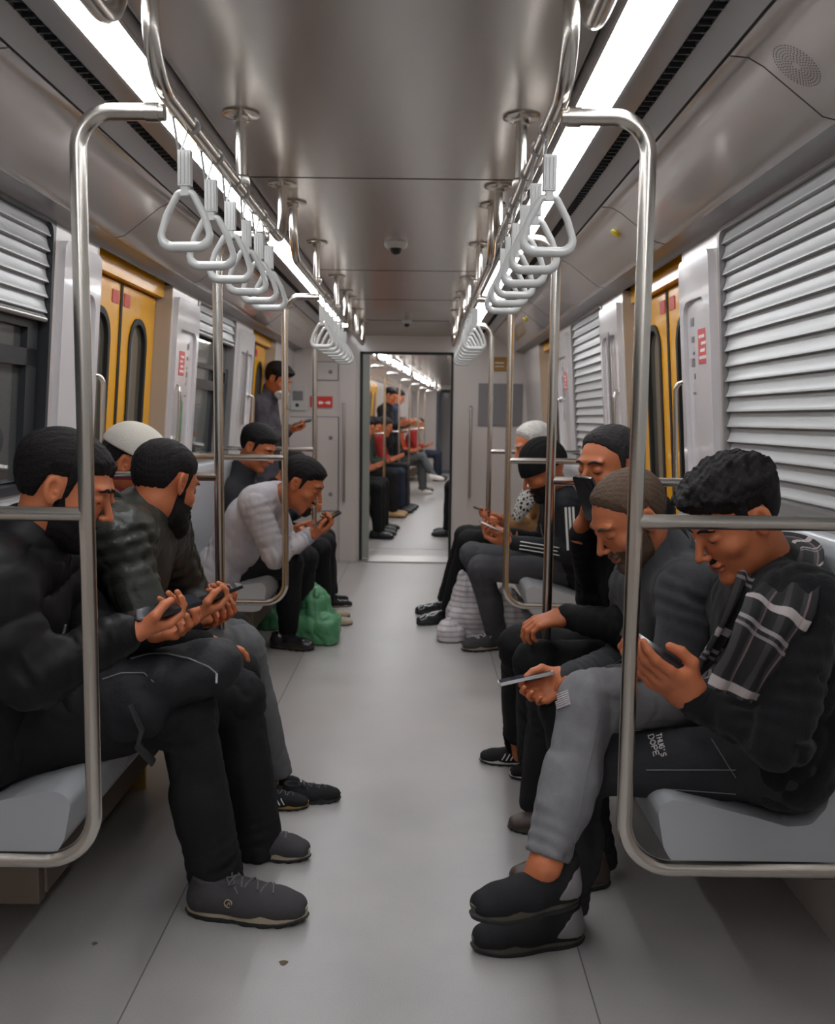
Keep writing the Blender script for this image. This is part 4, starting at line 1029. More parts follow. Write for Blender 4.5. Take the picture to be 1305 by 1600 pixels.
# ------------------------------------------------------------------ benches
def bench(s, y0, y1, n, label):
    t = thing('bench', label, 'bench', (X(s, .85), (y0 + y1) / 2, 0)); w_ = (y1 - y0) / n
    prof = [(.690, .312), (.655, .318), (.638, .35), (.624, .425), (.634, .447), (.66, .454), (.74, .440), (.84, .415), (.90, .398), (.95, .402), (.980, .44), (.998, .54), (.990, .80), (.976, .97), (.984, 1.005), (1.008, 1.018), (1.028, 1.005), (1.040, .9), (1.066, .5), (1.066, .312)]
    P = fillet([(h, 0, z) for h, z in prof], .03, 3)
    pr = [(X(s, p[0]), p[2]) for p in P]; pr = pr if s > 0 else pr[::-1]
    for k in range(n):
        b = MB(); b.extrude(pr, y0 + k * w_ + .002, y0 + (k + 1) * w_ - .002); b.build('seat', M['seat'], t, 'auto', bevel=.008)
    lo_, hi_ = sorted((X(s, .70 if s < 0 else .98), X(s, 1.09)))
    b = MB(); b.box((lo_, y0 + .05, .20 if s < 0 else .275), (hi_, y1 - .05, .314)); b.build('seat_beam', M['bracket'], t, False, bevel=.004)
    q = MB()
    for yy in (y0 + .02,): q.box((min(X(s, .705 if s < 0 else .97), X(s, 1.08)), yy, .19 if s < 0 else .27), (max(X(s, .705 if s < 0 else .97), X(s, 1.08)), yy + .035, .313))
    q.build('support_bracket', M['bracket'], t, False, bevel=.003)
    q = MB(); lo_, hi_ = sorted((X(s, .80), X(s, 1.1))); q.box((lo_, y1 - .10, .0), (hi_, y1 - .085, .335)); q.build('support_panel', M['steel_door_tint'], t, False)
    return t
for s in (-1, 1):
    bench(s, 1.86, 3.05, 3, 'grey moulded near bench on the %s with three seated men' % SN[s])
    bench(s, 4.33, 5.75, 3, 'grey moulded far bench on the %s between the two doorways' % SN[s])

# ------------------------------------------------------------------ end wall with gangway door
yE = 7.95; DX0, DX1, DZ = float(at(562, 700, yE)[0]), float(at(707, 700, yE)[0]), float(at(636, 550, yE)[2])       # doorway opening
b = MB(); b.box((-1.35, yE, 0), (DX0 - .0, yE + .06, 2.2)); b.box((DX1, yE, 0), (1.2, yE + .06, 2.2)); b.box((DX0, yE, DZ), (DX1, yE + .06, 2.2))
struct('wall_end', b, M['wall'], smooth=False)
b = MB()
for x0, x1 in ((DX0, DX0 + .022), (DX1 - .022, DX1)): b.box((x0, yE - .012, 0), (x1, yE + .07, DZ))
b.box((DX0, yE - .012, DZ - .02), (DX1, yE + .07, DZ)); struct('trim_18', b, M['rubber'], smooth=False)
b = MB(); b.box((DX0, yE - .1, 0), (DX1, yE + .25, .012)); struct('trim_19', b, M['steel_dull'], smooth=False)
b = MB(); b.box((DX0 - .17, yE - .03, 0), (DX0 - .03, yE, 2.0)); struct('trim_20', b, M['wall'], smooth=False)
def door_n():
    b = MB(); b.box((DX0 + .022, yE + .01, .02), (DX0 + .085, yE + .045, DZ - .02)); o = b.build('door_1', mat('gangway_door_grey', srgb(140, 142, 136), .3), None, False, bevel=.004); o['kind'] = 'structure'
door_n()
def ebox(x0, z0, x1, z1, d0=0.0, d1=.012): return (x0, yE - d1, z0), (x1, yE - d0, z1)
def px_(px, py): p = at(px, py, yE); return p[0], p[2]
def cabinet(px0, py0, px1, py1, label, knobs, extra=None):
    x0, z1 = px_(px0, py0); x1, z0 = px_(px1, py1)
    t = thing('equipment_cabinet', label, 'cabinet', ((x0 + x1) / 2, yE, z0)); b = MB(); b.box(*ebox(x0 - .008, z0 - .008, x1 + .008, z1 + .008, 0, .003)); b.build('cabinet_gap', M['grey'], t, False); b = MB(); b.box(*ebox(x0, z0, x1, z1, 0, .012)); b.build('cabinet_door', M['wall'], t, False, bevel=.003)
    for kx, ky in knobs:
        x, z = px_(kx, ky); b = MB(); b.lathe((x, yE - .012, z), [(.018, 0), (.018, -.004), (.012, -.008)], 1, 16); b.build('lock', M['grey'], t)
    return t
cabinet(496, 566, 528, 594, 'small upper cabinet door in the end wall left of the gangway', [(517, 581)])
cabinet(496, 652, 528, 798, 'tall cabinet door in the end wall below the red sign', [(517, 684), (517, 772)])
cabinet(452, 652, 490, 798, "end wall cabinet door just behind the standing man's hands", [])
def sign(px0, py0, px1, py1, m, name, label, cat, blobs=None, d=.014):
    x0, z1 = px_(px0, py0); x1, z0 = px_(px1, py1); t = thing(name, label, cat, ((x0 + x1) / 2, yE - .012, (z0 + z1) / 2)); b = MB(); b.box(*ebox(x0, z0, x1, z1, 0, d)); b.build('sign_plate', m, t, False)
    if blobs:
        b = MB()
        for (u0, v0, u1, v1) in blobs: b.box((x0 + (x1 - x0) * u0, yE - d - .002, z0 + (z1 - z0) * v0), (x0 + (x1 - x0) * u1, yE - d, z0 + (z1 - z0) * v1))
        b.build('pictogram', M['white'], t, False)
    return t
sign(485, 619, 520, 637, M['red'], 'safety_sign', 'small red safety sign with two white pictograms on the end wall', 'sign', [(.38, .3, .52, .55), (.52, .35, .6, .5), (.68, .35, .76, .5), (.76, .3, .9, .55)])
t = sign(455, 603, 478, 641, M['handle'], 'intercom', 'small grey intercom panel on the end wall beside the standing man', 'intercom', None, .02)
x0, z1 = px_(458, 611); x1, z0 = px_(474, 626); b = MB(); b.box((x0, yE - .023, z0), (x1, yE - .02, z1)); b.build('intercom_screen', M['grey'], t, False)
x0, z0 = px_(465, 633); b = MB(); b.lathe((x0, yE - .02, z0), [(.016, 0), (.016, -.004), (.01, -.006)], 1, 14); b.build('intercom_button', M['black'], t)
sign(748, 599, 815, 666, M['grey'], 'notice_board', 'square grey notice panel on the end wall right of the gangway', 'panel', None)
sign(769, 558, 792, 580, M['yellowsign'], 'amber_notice', 'small dark amber notice high on the end wall', 'sign', [(.2, .55, .8, .62), (.2, .3, .8, .36)])
def vbar(px, py0, py1, label):
    x, z1 = px_(px, py0); x, z0 = px_(px, py1); t = thing('door_handrail', label, 'handrail', (x, yE, z0)); b = MB()
    b.tube(fillet([(x, yE, z1), (x, yE - .06, z1), (x, yE - .06, z0), (x, yE, z0)], .02, 5), .012, 12); b.build('vertical_bar', M['steel_dull'], t)
vbar(538, 631, 782, 'vertical steel handrail on the left of the gangway door'); vbar(733, 636, 775, 'vertical steel handrail on the right of the gangway door')
# floor litter
def litter(px, py, r, label):
    p = fl(px, py); t = MB(); 
    t.add([(p[0] + r * math.cos(a) * (1 + .3 * math.sin(3 * a)), p[1] + r * math.sin(a), .0015) for a in np.linspace(0, 6.28, 12)[:-1]] + [(p[0], p[1], .006)], [(i, (i + 1) % 11, 11) for i in range(11)])
    o = t.build('floor_crumb', M['brown'], None, True); meta(o, label, 'litter')
M['brown'] = mat('brown_crumb', srgb(96, 78, 62), .8)
litter(443, 1505, .010, 'small brown crumb on the open floor in the foreground'); litter(148, 1475, .006, 'tiny dark speck on the floor below the left bench')

# ------------------------------------------------------------------ the gangway and the next car, turned a little to the right on the curve
b = MB(); b.box((-.95, yE + .06, 0), (-.66, 8.70, 2.2)); b.box((.33, yE + .06, 0), (.62, 8.70, 2.2)); struct('wall_gangway', b, M['wall'], smooth=False)
b = MB(); b.box((-.95, yE + .06, 1.93), (.62, 8.75, 2.05)); struct('ceiling_gangway', b, M['wall'], smooth=False)
gl = thing('ceiling_light', 'round ceiling lamp just inside the gangway door', 'light', (-.15, 8.3, 1.93)); b = MB(); b.lathe((-.15, 8.3, 1.93), [(.13, 0), (.13, -.012), (.11, -.02)], 2, 24); b.build('diffuser', M['lamp'], gl)
CAR2 = len(TOP)
yA, yB = 8.72, 21.0
b = MB(); b.box((-1.5, yA, -.04), (1.5, yB, 0.002)); o = b.build('floor_next_car', M['floor'], None, False); o['kind'] = 'structure'
for s in (-1, 1):
    b = MB(); wall_slab(b, s, yA, yB, 0, TOPZ); o = b.build('wall_next_car_' + SN[s], M['wall'], None, False); o['kind'] = 'structure'
    for k, y in enumerate((10.42, 13.3, 16.7)):
        for q in (0, 1):
            b = MB(); V, Fc = ring_plate(s, rrect(y + q * .46, y + q * .46 + .45, .02, 1.78, .012), rrect(y + q * .46 + .12, y + q * .46 + .33, .74, 1.65, .1), -.004, -.001); b.add(V, Fc)
            o = b.build('sliding_door', M['yellow'], None, False); meta(o, 'yellow door leaf in the next car, %s side, %s, %s leaf' % (SN[s], ('first doorway', 'second doorway', 'third doorway')[k], ('nearer', 'farther')[q]), 'door', 'yellow door leaves in the next car')
            q_ = MB(); V, Fc = panel(s, rrect(y + q * .46 + .12, y + q * .46 + .33, .74, 1.65, .1), -.003, -.001); q_.add(V, Fc); q_.build('door_glass', M['doorglass'], o, False)
    for k, (y0, y1) in enumerate(((9.0, 10.38), (11.4, 12.75), (14.7, 16.1), (18.1, 19.5))):
        if s < 0 or True:
            t = thing('bench', 'grey bench in the next car on the %s, %s from the gangway' % (SN[s], ORD[k]), 'bench', (X(s, .85), (y0 + y1) / 2, 0)); b = MB()
            pr = [(X(s, h), z) for h, z in [(.625, .335), (.61, .43), (.65, .455), (.92, .42), (1.01, .48), (1.02, .97), (1.05, 1.02), (1.10, .9), (1.10, .335)]]; b.extrude(pr if s > 0 else pr[::-1], y0, y1); b.build('seat', M['seat'], t, 'auto')
            b = MB(); lo_, hi_ = sorted((X(s, .72), X(s, 1.09))); b.box((lo_, y0 + .05, .1), (hi_, y1 - .05, .335)); b.build('seat_beam', M['bracket'], t, False)
    for k, y in enumerate((9.6, 11.1, 12.9, 14.5, 16.3, 17.9)): loop(s, y, "stanchion loop in the next car, %s side, %s going away" % (SN[s], ['first', 'second', 'third', 'fourth', 'fifth', 'sixth'][k]))
    for k, (y0, y1) in enumerate(((9.0, 12.9), (13.2, 16.9), (17.2, 20.5))): rail(s, y0, y1, 'steel ceiling handrail in the next car on the %s, %s stretch' % (SN[s], ORD[k]), drops=(y0 + 1.3, y0 + 2.6))
    for k in range(8):
        y = 9.0 + k * 1.45; t = thing('ceiling_light', 'white ceiling light in the next car on the %s, number %d in the row going away' % (SN[s], k + 1) if False else "next car ceiling light on the %s, %s one going away" % (SN[s], ['nearest', 'second', 'third', 'fourth', 'fifth', 'sixth', 'seventh', 'farthest'][k]), 'light', (X(s, .52), y, 2.02), 'ceiling lights of the next car')
        b = MB(); x0, x1 = sorted((X(s, .465), X(s, .585))); b.box((x0, y, 1.972), (x1, y + .95, 1.984)); b.build('diffuser', M['lamp'], t)
b = MB(); b.box((-1.3, yA, 2.015), (1.1, yB, 2.07)); o = b.build('ceiling_next_car', M['ceil'], None, False); o['kind'] = 'structure'
b = MB()
for s in (-1, 1):
    P = [(.46, 2.02), (.46, 1.985), (.59, 1.982), (.70, 1.955), (.89, 1.84), (.983, TOPZ), (1.04, 1.86), (.6, 2.06)]; pr = [(X(s, h), z) for h, z in P]; b.extrude(pr if s > 0 else pr[::-1], yA, yB)
o = b.build('trim_21', M['cove'], None, 'auto'); o['kind'] = 'structure'
b = MB(); b.box((-1.3, yB, 0), (-.58, yB + .05, 2.2)); b.box((.28, yB, 0), (1.2, yB + .05, 2.2)); b.box((-.58, yB, 1.92), (.28, yB + .05, 2.2)); b.box((-.6, yB + 1.6, 0), (.3, yB + 1.65, 2.0)); o = b.build('wall_next_car_end', M['wall'], None, False); o['kind'] = 'structure'

# passengers of the next car -------------------------------------------------
def seated(s, y, z=.0, lean=.12, knee=.42, hipx=.90, headp=.35, cross=False, spread=.11):
    """joints of somebody sitting on the bench of side s, looking across the car"""
    x = lambda h: X(s, h); J = {}
    J['hip'] = (x(hipx), y, .54); J['neck'] = (x(hipx - lean), y, 1.02); J['head'] = (x(hipx - lean - .075), y, 1.14); J['face'] = (-s, 0.05, -headp)
    for q, d in (('L', -s), ('R', s)):
        yy = lambda v: y + d * v
        J['sh' + q] = (x(hipx - lean + .01), yy(.185), .955); J['el' + q] = (x(hipx - lean - .06), yy(.23), .70); J['wr' + q] = (x(hipx - .36), yy(.09), .70)
        J['kn' + q] = (x(knee), yy(spread), .53); J['an' + q] = (x(knee - .02), yy(spread), .11)
        J['shoe' + q] = ((x(knee + .07), yy(spread), 0), (x(knee - .20), yy(spread + .03), 0)); J['hand' + q] = dict(d=(-s, -d * .4, .15), pn=(0, -d * .2, 1), curl=.7)
    if cross:
        J['knR'] = (x(knee - .02), y, .64); J['anR'] = (x(knee - .22), y - .06, .32); J['shoeR'] = ((x(knee - .12), y - .08, .27), (x(knee - .40), y - .10, .24))
    return J
def style(**k):
    d = dict(skin=skin('mid'), lips=M['lips'], hairmat=HB, jacket=fabric('black_coat', (.015, .015, .017, 1)), trousers=fabric('black_trousers', (.013, .013, .014, 1)),
             shoe=dict(upper=M['black'], sole=M['rubber'], res=.008), res=.016, hres=.008, hairres=.008, fres=.006, face_detail=False)
    d.update(k); return d
FB = fabric('black_coat', (.015, .015, .017, 1)); FJ = fabric('grey_jeans', srgb(96, 98, 100), bscale=420, var=.2)
FR = fabric('red_coat', srgb(150, 44, 44)); FBL = fabric('navy_coat', srgb(44, 50, 66)); FBE = fabric('beige_coat', srgb(150, 130, 110)); FGN = fabric('dark_green_coat', srgb(50, 64, 58)); FOR = fabric('orange_top', srgb(196, 84, 40))
tan = dict(upper=mat('tan_leather', srgb(170, 140, 96), .5), sole=M['rubber'], res=.008); wsh = dict(upper=M['white'], sole=M['white'], res=.008)
person('person', 'passenger in black just beyond the gangway frame on the left', seated(-1, 9.5, knee=.40, lean=.25), style(jacket=FB, seed=31, res=.012))
person('person', 'passenger with red sleeves behind the gangway frame on the left', seated(-1, 10.05, knee=.42, lean=.22), style(jacket=FR, seed=32, res=.012))
person('person', 'passenger in black behind the gangway frame on the right', seated(1, 9.8, knee=.36), style(jacket=FB, seed=33, res=.012))
person('person', "passenger in a dark green coat seated past the first doors of the next car", seated(-1, 11.55, knee=.46), style(jacket=FGN, seed=3, shoe=tan))
person('person', "passenger in red beside the one in dark green", seated(-1, 12.1, lean=.2), style(jacket=FR, seed=4, trousers=FBL, hairmat=HD))
person('person', "passenger in black seated farther past the one in red", seated(-1, 12.55, knee=.40), style(jacket=FB, seed=5))
person('person', "next car passenger in pale grey jeans with legs crossed", seated(-1, 15.0, cross=True, knee=.36), style(jacket=FB, trousers=FJ, seed=6, shoe=wsh))
person('person', "next car passenger in an orange top beside the crossed legs", seated(-1, 15.6, knee=.38), style(jacket=FOR, seed=7, trousers=FB))
person('person', "farthest passenger in red, seated near the next car's end", seated(-1, 18.5, knee=.3), style(jacket=FR, seed=8, trousers=FBL, hair='long', hairmat=FBE))
person('person', "farthest passenger in beige, seated beside the one in red", seated(-1, 19.1, knee=.3), style(jacket=FBE, seed=9, trousers=FBL))
person('person', "passenger in black past the first right doors, shoes showing", seated(1, 11.6, knee=.40), style(jacket=FB, seed=10))
person('person', "passenger in beige past the first right doors, mostly hidden", seated(1, 12.4, knee=.42), style(jacket=FBE, seed=11))
def standing(x, y, face, h=1.72, **k):
    f = _n((face[0], face[1], 0)); l = np.array((-f[1], f[0], 0)); c = np.array((x, y, 0.0)); J = {}; q = h / 1.72
    J['hip'] = c + (0, 0, .90 * q); J['neck'] = c + f * .03 + (0, 0, 1.43 * q); J['head'] = c + f * .075 + (0, 0, 1.575 * q); J['face'] = tuple(f + np.array((0, 0, face[2])))
    for n_, d in (('L', 1), ('R', -1)):
        J['sh' + n_] = c + l * d * .185 + (0, 0, 1.37 * q); J['el' + n_] = c + l * d * .22 + f * .02 + (0, 0, 1.10 * q); J['wr' + n_] = c + l * d * .08 + f * .24 + (0, 0, 1.16 * q)
        J['hip' + n_] = c + l * d * .09 + (0, 0, .90 * q); J['kn' + n_] = c + l * d * .10 + f * .03 + (0, 0, .49 * q); J['an' + n_] = c + l * d * .11 + (0, 0, .09)
        J['shoe' + n_] = (c + l * d * .11 - f * .07, c + l * d * .13 + f * .21); J['hand' + n_] = dict(d=f + np.array((0, 0, .3)), pn=l * -d + np.array((0, 0, .6)), curl=.8)
    J['base'] = (x, y, 0); J.update(k); return J
person('person', "next car passenger in black standing among the first poles", standing(X(-1, .78), 13.5, (1, -.2, -.4)), style(seed=12))
person('person', "next car passenger in navy standing behind the one in black", standing(X(-1, .74), 14.2, (1, .1, -.5)), style(seed=13, jacket=FBL))
bagm = fabric('black_suitcase', (.02, .02, .022, 1))
f = Field((X(-1, .55) - .25, 12.2, -.02), (X(-1, .55) + .3, 12.75, .75), .012); f.box((X(-1, .50), 12.46, .33), (.12, .15, .27), .05, .02); V, Q = f.nets(); meta(mesh('suitcase', V, Q, bagm), "black suitcase standing by the left bench of the next car", 'suitcase')
RM = Matrix.Translation((-.15, 8.72, 0)) @ Matrix.Rotation(math.radians(-4.3), 4, 'Z') @ Matrix.Translation((.15, -8.72, 0))
for o in TOP[CAR2:]:
    o.matrix_basis = RM @ Matrix.LocRotScale(o.location, o.rotation_euler, o.scale)

# ------------------------------------------------------------------ passengers of this car
def A(px, py, Y): return at(px, py, Y * 1.03)
def S_(**k):
    d = dict(skin=skin('mid'), lips=M['lips'], hairmat=HB, res=.006, hres=.0026, hairres=.0026, fres=.0025)
    d.update(k); return d
def hold(wr, d, pn, label, f=.105, up=.026, tilt=0.0, body='phone', lit=False):
    d = _n(d); pn = _n(np.array(pn, float) - np.dot(pn, d) * d); return phone(np.array(wr) + d * f + pn * up, d + pn * tilt, pn - d * tilt, label, body=body, lit=lit)
M['shoe_dark'] = fabric('charcoal_shoe_mesh', srgb(66, 64, 66), .8, bscale=600)
M['sole_beige'] = mat('beige_rubber_sole', srgb(160, 146, 126), .6)
M['sole_white'] = mat('white_rubber_sole', srgb(196, 194, 188), .6)
M['sole_tan'] = mat('mustard_rubber_sole', srgb(168, 132, 70), .6)
M['sole_olive'] = mat('dark_olive_rubber_sole', srgb(74, 70, 58), .55, bump=.6, bscale=120)
M['lace'] = mat('grey_laces', srgb(92, 90, 92), .8)
M['stripe'] = mat('white_stripe', srgb(205, 205, 202), .6)
M['shoe_black'] = fabric('black_shoe_knit', (.016, .016, .018, 1), .8, bscale=500)
M['leather_shoe'] = mat('black_polished_leather', (.02, .02, .022, 1), .22, coat=.5, bump=.2, bscale=50)
denim = fabric('grey_denim', srgb(122, 121, 124), .85, bump=.6, bscale=520, var=.28, vscale=22)
denimd = fabric('dark_grey_denim', srgb(52, 53, 56), .85, bump=.6, bscale=520, var=.25, vscale=16)
denimm = fabric('washed_grey_denim', srgb(96, 96, 98), .85, bump=.5, bscale=480, var=.22, vscale=16)
denimm2 = fabric('mid_grey_denim', srgb(76, 76, 80), .85, bump=.5, bscale=480, var=.22, vscale=16)
tblack = fabric('black_cotton', srgb(33, 33, 35), .85, bump=.3, bscale=300, var=.15)
tblack2 = fabric('black_smooth_trousers', srgb(24, 24, 26), .75, bump=.2, bscale=260, var=.12)
puff = fabric('black_puffer_nylon', srgb(28, 28, 30), .48, bump=.25, bscale=30, var=.15)
leather = mat('black_green_leather', srgb(50, 52, 47), .42, bump=.5, bscale=60, var=.25, vscale=9, wr=1.0, wrs=9, spec=.45)
wool = fabric('black_wool_jumper', srgb(26, 26, 28), .95, bump=.5, bscale=330, var=.15, sheen=.1)
gcoat = fabric('charcoal_wool_coat', srgb(66, 67, 70), .95, bump=.45, bscale=330, var=.18, sheen=.1)
whitesw = fabric('pale_grey_sweatshirt', srgb(178, 174, 178), .9, bump=.3, bscale=260, var=.06)
maroon = fabric('maroon_wool', srgb(110, 30, 46), .9)
track = fabric('black_tracksuit', srgb(30, 32, 36), .7)
camo = fabric('grey_camouflage_jacket', srgb(70, 66, 72), .8, var=.6, vscale=16)
tanj = fabric('tan_jacket', srgb(150, 112, 74), .85)

# L1: man in the black puffer jacket, nearest on the left
wr = A(192, 990, 1.84); hd = A(262, 968, 1.90) - wr
J = dict(head=A(99, 765, 1.93), face=(.95, .22, -.42), neck=A(30, 868, 1.93), hip=A(-62, 1150, 1.98), shR=A(-25, 905, 1.76), shL=A(70, 890, 2.14), elR=A(45, 1062, 1.74), wrR=wr,
         elL=A(150, 1000, 2.22), wrL=A(235, 985, 2.10), hipR=A(-40, 1165, 1.90), hipL=A(-20, 1130, 2.12), knR=A(292, 1115, 2.14), anR=A(338, 1375, 2.17), knL=A(372, 1085, 2.40), anL=A(402, 1305, 2.43),
         shoeR=(fl(292, 1424), fl(484, 1440)), shoeL=(fl(352, 1328), fl(487, 1344)), handR=dict(d=hd, pn=(-.35, -.35, .9), curl=.75, thumb=.8), handL=dict(d=(1, -.3, .1), pn=(-.1, -.3, 1), curl=.9))
p = person('person', "bearded man in a black puffer jacket, backpack on his lap", J,
    S_(jacket=puff, jacket_name='puffer_jacket', quilt=.105, bulk=1.15, arm=1.22, collar=.085, collar_h=.22, trousers=tblack, leg=1.06, cuff=.066, tfold=.006, hem=.055, jfold=.0015, jring=.5, beard='short', hair_top=.018, wristr=.042, seed=2, cuffmat=puff, hood=True, band=(.078, .075, 1.12, puff, .35, .018), zip=M['grey'],
       shoe=dict(upper=M['shoe_dark'], sole=M['sole_beige'], laces=M['lace'], badge=M['sole_beige'], badge_side=1)))
hold(wr, hd, (-.35, -.35, .9), "black phone in the hand of the puffer jacket man", f=.10)
# his backpack
bp = thing('backpack', 'black backpack lying across the lap of the man in the puffer jacket', 'backpack', A(240, 1060, 2.1))
f = Field(A(60, 1260, 2.0) + (-.2, -.25, -.1), A(380, 980, 2.1) + (.2, .4, .25), .007)
c0 = A(150, 1090, 2.10); c1 = A(335, 1040, 2.14)
f.cone(c0, c1, .088, .066, .03, st=((0, 1, 0), 1.7)); f.cone(A(165, 1130, 2.02), A(225, 1120, 2.02), .06, .05, .03); x, y, z = f.grid()
f.D += (.006 * noise3(x, y, z, 42, 5) + .003 * noise3(x, y, z, 90, 6)).astype(np.float32); V, Q = f.nets(); pack = mesh('main_compartment', V, Q, fabric('backpack_nylon', srgb(40, 40, 43), .6, bump=.5, bscale=70), bp)
b = MB(); b.tube([A(205, 1100, 1.93), A(222, 1140, 1.92), A(215, 1165, 1.93), A(240, 1192, 1.97)], .011, 10, flat=.3); b.build('shoulder_strap', M['black'], bp)


# L2: hidden behind him
wr2 = A(318, 1006, 2.42)
J = dict(head=A(116, 768, 2.28), face=(.9, .25, -.35), neck=A(75, 850, 2.30), hip=A(40, 1075, 2.35), shR=A(60, 870, 2.14), shL=A(95, 860, 2.50), elR=A(130, 985, 2.14), wrR=wr2, elL=A(180, 960, 2.58), wrL=A(300, 985, 2.55),
         knR=A(372, 1052, 2.66), anR=A(396, 1232, 2.76), knL=A(352, 1040, 2.85), anL=A(384, 1222, 2.9), shoeR=(fl(392, 1262), fl(484, 1262)), shoeL=(fl(380, 1245), fl(452, 1246)),
         handR=dict(d=A(372, 1012, 2.5) - wr2, pn=(0, 0, -1), curl=.35, thumb=.2))
person('person', "man in black mostly hidden behind the puffer jacket man", J, S_(res=.009, jacket=tblack2, trousers=tblack2, seed=5, hair_top=.02,
    shoe=dict(upper=M['shoe_black'], sole=M['sole_tan'], stripes=M['stripe'], laces=M['lace'])))

# L3: leather jacket, long beard
wr = A(290, 964, 2.42); hd = A(331, 947, 2.46) - wr
J = dict(head=A(257, 757, 2.48), face=(.50, .80, -.42), neck=A(213, 812, 2.46), hip=A(102, 1040, 2.50), shR=A(182, 838, 2.28), shL=A(258, 828, 2.62), elR=A(230, 972, 2.24), wrR=wr, elL=A(296, 930, 2.72), wrL=A(322, 965, 2.62),
         knR=A(378, 1012, 2.80), anR=A(424, 1195, 2.86), knL=A(366, 1000, 3.02), anL=A(410, 1180, 3.05), shoeR=(fl(438, 1254), fl(534, 1250)), shoeL=(fl(412, 1228), fl(470, 1226)),
         handR=dict(d=hd, pn=(-.3, -.2, .9), curl=.9, thumb=.7), handL=dict(d=(.6, -.6, .1), pn=(-.3, -.2, .9), curl=.8))
person('person', "man in a leather jacket with a long dark beard, looking away", J,
    S_(jacket=leather, jacket_name='leather_jacket', bulk=1.08, arm=1.12, collar=.072, collar_h=.25, jfold=.007, jfreq=42, trousers=denimm, leg=1.05, cuff=.06, beard='long', hair_top=.010, hair_side=.003, seed=7, hood=True, band=(.070, .055, 1.10, leather, .45, .012), cuffmat=fabric('striped_cuff', srgb(120, 116, 112)),
       shoe=dict(upper=M['shoe_black'], sole=M['rubber'], laces=M['black'])))
hold(wr, hd, (-.45, -.2, .9), 'black phone held by the man in the leather jacket', f=.10)
# L4: cap and maroon sleeves
wr = A(314, 926, 2.74)
J = dict(head=A(206, 727, 2.86), face=(.85, .1, -.50), neck=A(180, 785, 2.88), hip=A(166, 975, 2.90), shR=A(165, 805, 2.72), shL=A(215, 800, 3.02), elR=A(268, 900, 2.72), wrR=wr, elL=A(280, 900, 3.1), wrL=A(322, 930, 2.95),
         knR=A(362, 985, 3.15), anR=A(400, 1160, 3.2), knL=A(350, 975, 3.35), anL=A(392, 1140, 3.4), shoeR=(fl(400, 1192), fl(440, 1190)), shoeL=(fl(396, 1172), fl(430, 1170)),
         handR=dict(d=(.75, -.35, -.15), pn=(-.1, -.5, .7), curl=.8), handL=dict(d=(.6, -.6, -.1), pn=(0, 0, 1), curl=.8))
person('person', "man in a pale cap and maroon sleeves behind the leather jacket", J,
    S_(res=.009, skin=skin('tan'), jacket=maroon, trousers=tblack2, seed=9, hat='cap', hatmat=fabric('cream_cap_cloth', srgb(186, 180, 170)), hair_top=.010, shoe=dict(upper=M['shoe_black'], sole=M['rubber'])))

# far bench, left: sweatshirt man
wr = A(482, 838, 4.28); hd = A(512, 820, 4.3) - wr
J = dict(head=A(471, 757, 4.22), face=(.86, -.12, -.50), neck=A(432, 778, 4.30), hip=A(345, 893, 4.45), shR=A(398, 785, 4.12), shL=A(425, 778, 4.50), elR=A(430, 868, 4.14), wrR=wr, elL=A(450, 858, 4.58), wrL=A(485, 835, 4.45),
         knR=A(455, 882, 4.55), anR=A(450, 985, 4.78), knL=A(478, 872, 4.80), anL=A(470, 975, 4.95), shoeR=(fl(422, 1011), fl(492, 1017)), shoeL=(fl(440, 990), fl(500, 990)),
         handR=dict(d=hd, pn=(-.4, -.3, .85), curl=.8), handL=dict(d=(.8, -.3, .3), pn=(-.4, -.2, .8), curl=.8))
person('person', "man in a pale grey sweatshirt bent over his phone", J,
    S_(sc=1.06, res=.007, skin=skin('tan'), jacket=whitesw, jacket_name='sweatshirt', jfold=.006, bulk=1.06, arm=1.06, trousers=tblack, beard='goatee', hair_top=.015, hair_front=.008, hair_side=.003, seed=12, band=(.062, .022, 1.0, whitesw, .0, .006), cuffmat=fabric('pale_blue_cuff', srgb(150, 158, 170)),
       shoe=dict(upper=M['leather_shoe'], sole=fabric('brown_sole', srgb(90, 70, 56)), kind='low')))
hold(wr, hd, (-.5, -.2, .8), 'black phone in the hands of the man in the pale sweatshirt', f=.12)
J = dict(head=A(402, 700, 5.10), face=(.85, -.25, -.50), neck=A(372, 748, 5.15), hip=A(386, 850, 5.15), shR=A(352, 768, 4.98), shL=A(385, 760, 5.32), elR=A(390, 835, 4.98), wrR=A(450, 828, 5.1), elL=A(410, 830, 5.4), wrL=A(455, 828, 5.25),
         knR=A(500, 858, 5.22), anR=A(505, 945, 5.35), knL=A(508, 850, 5.42), anL=A(510, 935, 5.5), shoeR=(fl(505, 978), fl(552, 976)), shoeL=(fl(505, 966), fl(548, 964)), handR=dict(d=(1, 0, 0), pn=(0, 0, 1)), handL=dict(d=(1, 0, 0), pn=(0, 0, 1)))
person('person', "man in a dark jacket bowed behind the sweatshirt man's shoulder", J,
    S_(res=.010, sc=1.05, skin=skin('tan'), jacket=fabric('dark_grey_jacket', srgb(48, 48, 52)), trousers=tblack2, seed=14, hair_top=.02, collar=.08, collar_h=.3, shoe=dict(upper=fabric('beige_shoe', srgb(170, 158, 138)), sole=M['sole_beige'], laces=M['lace'])))
wr = A(466, 800, 5.68)
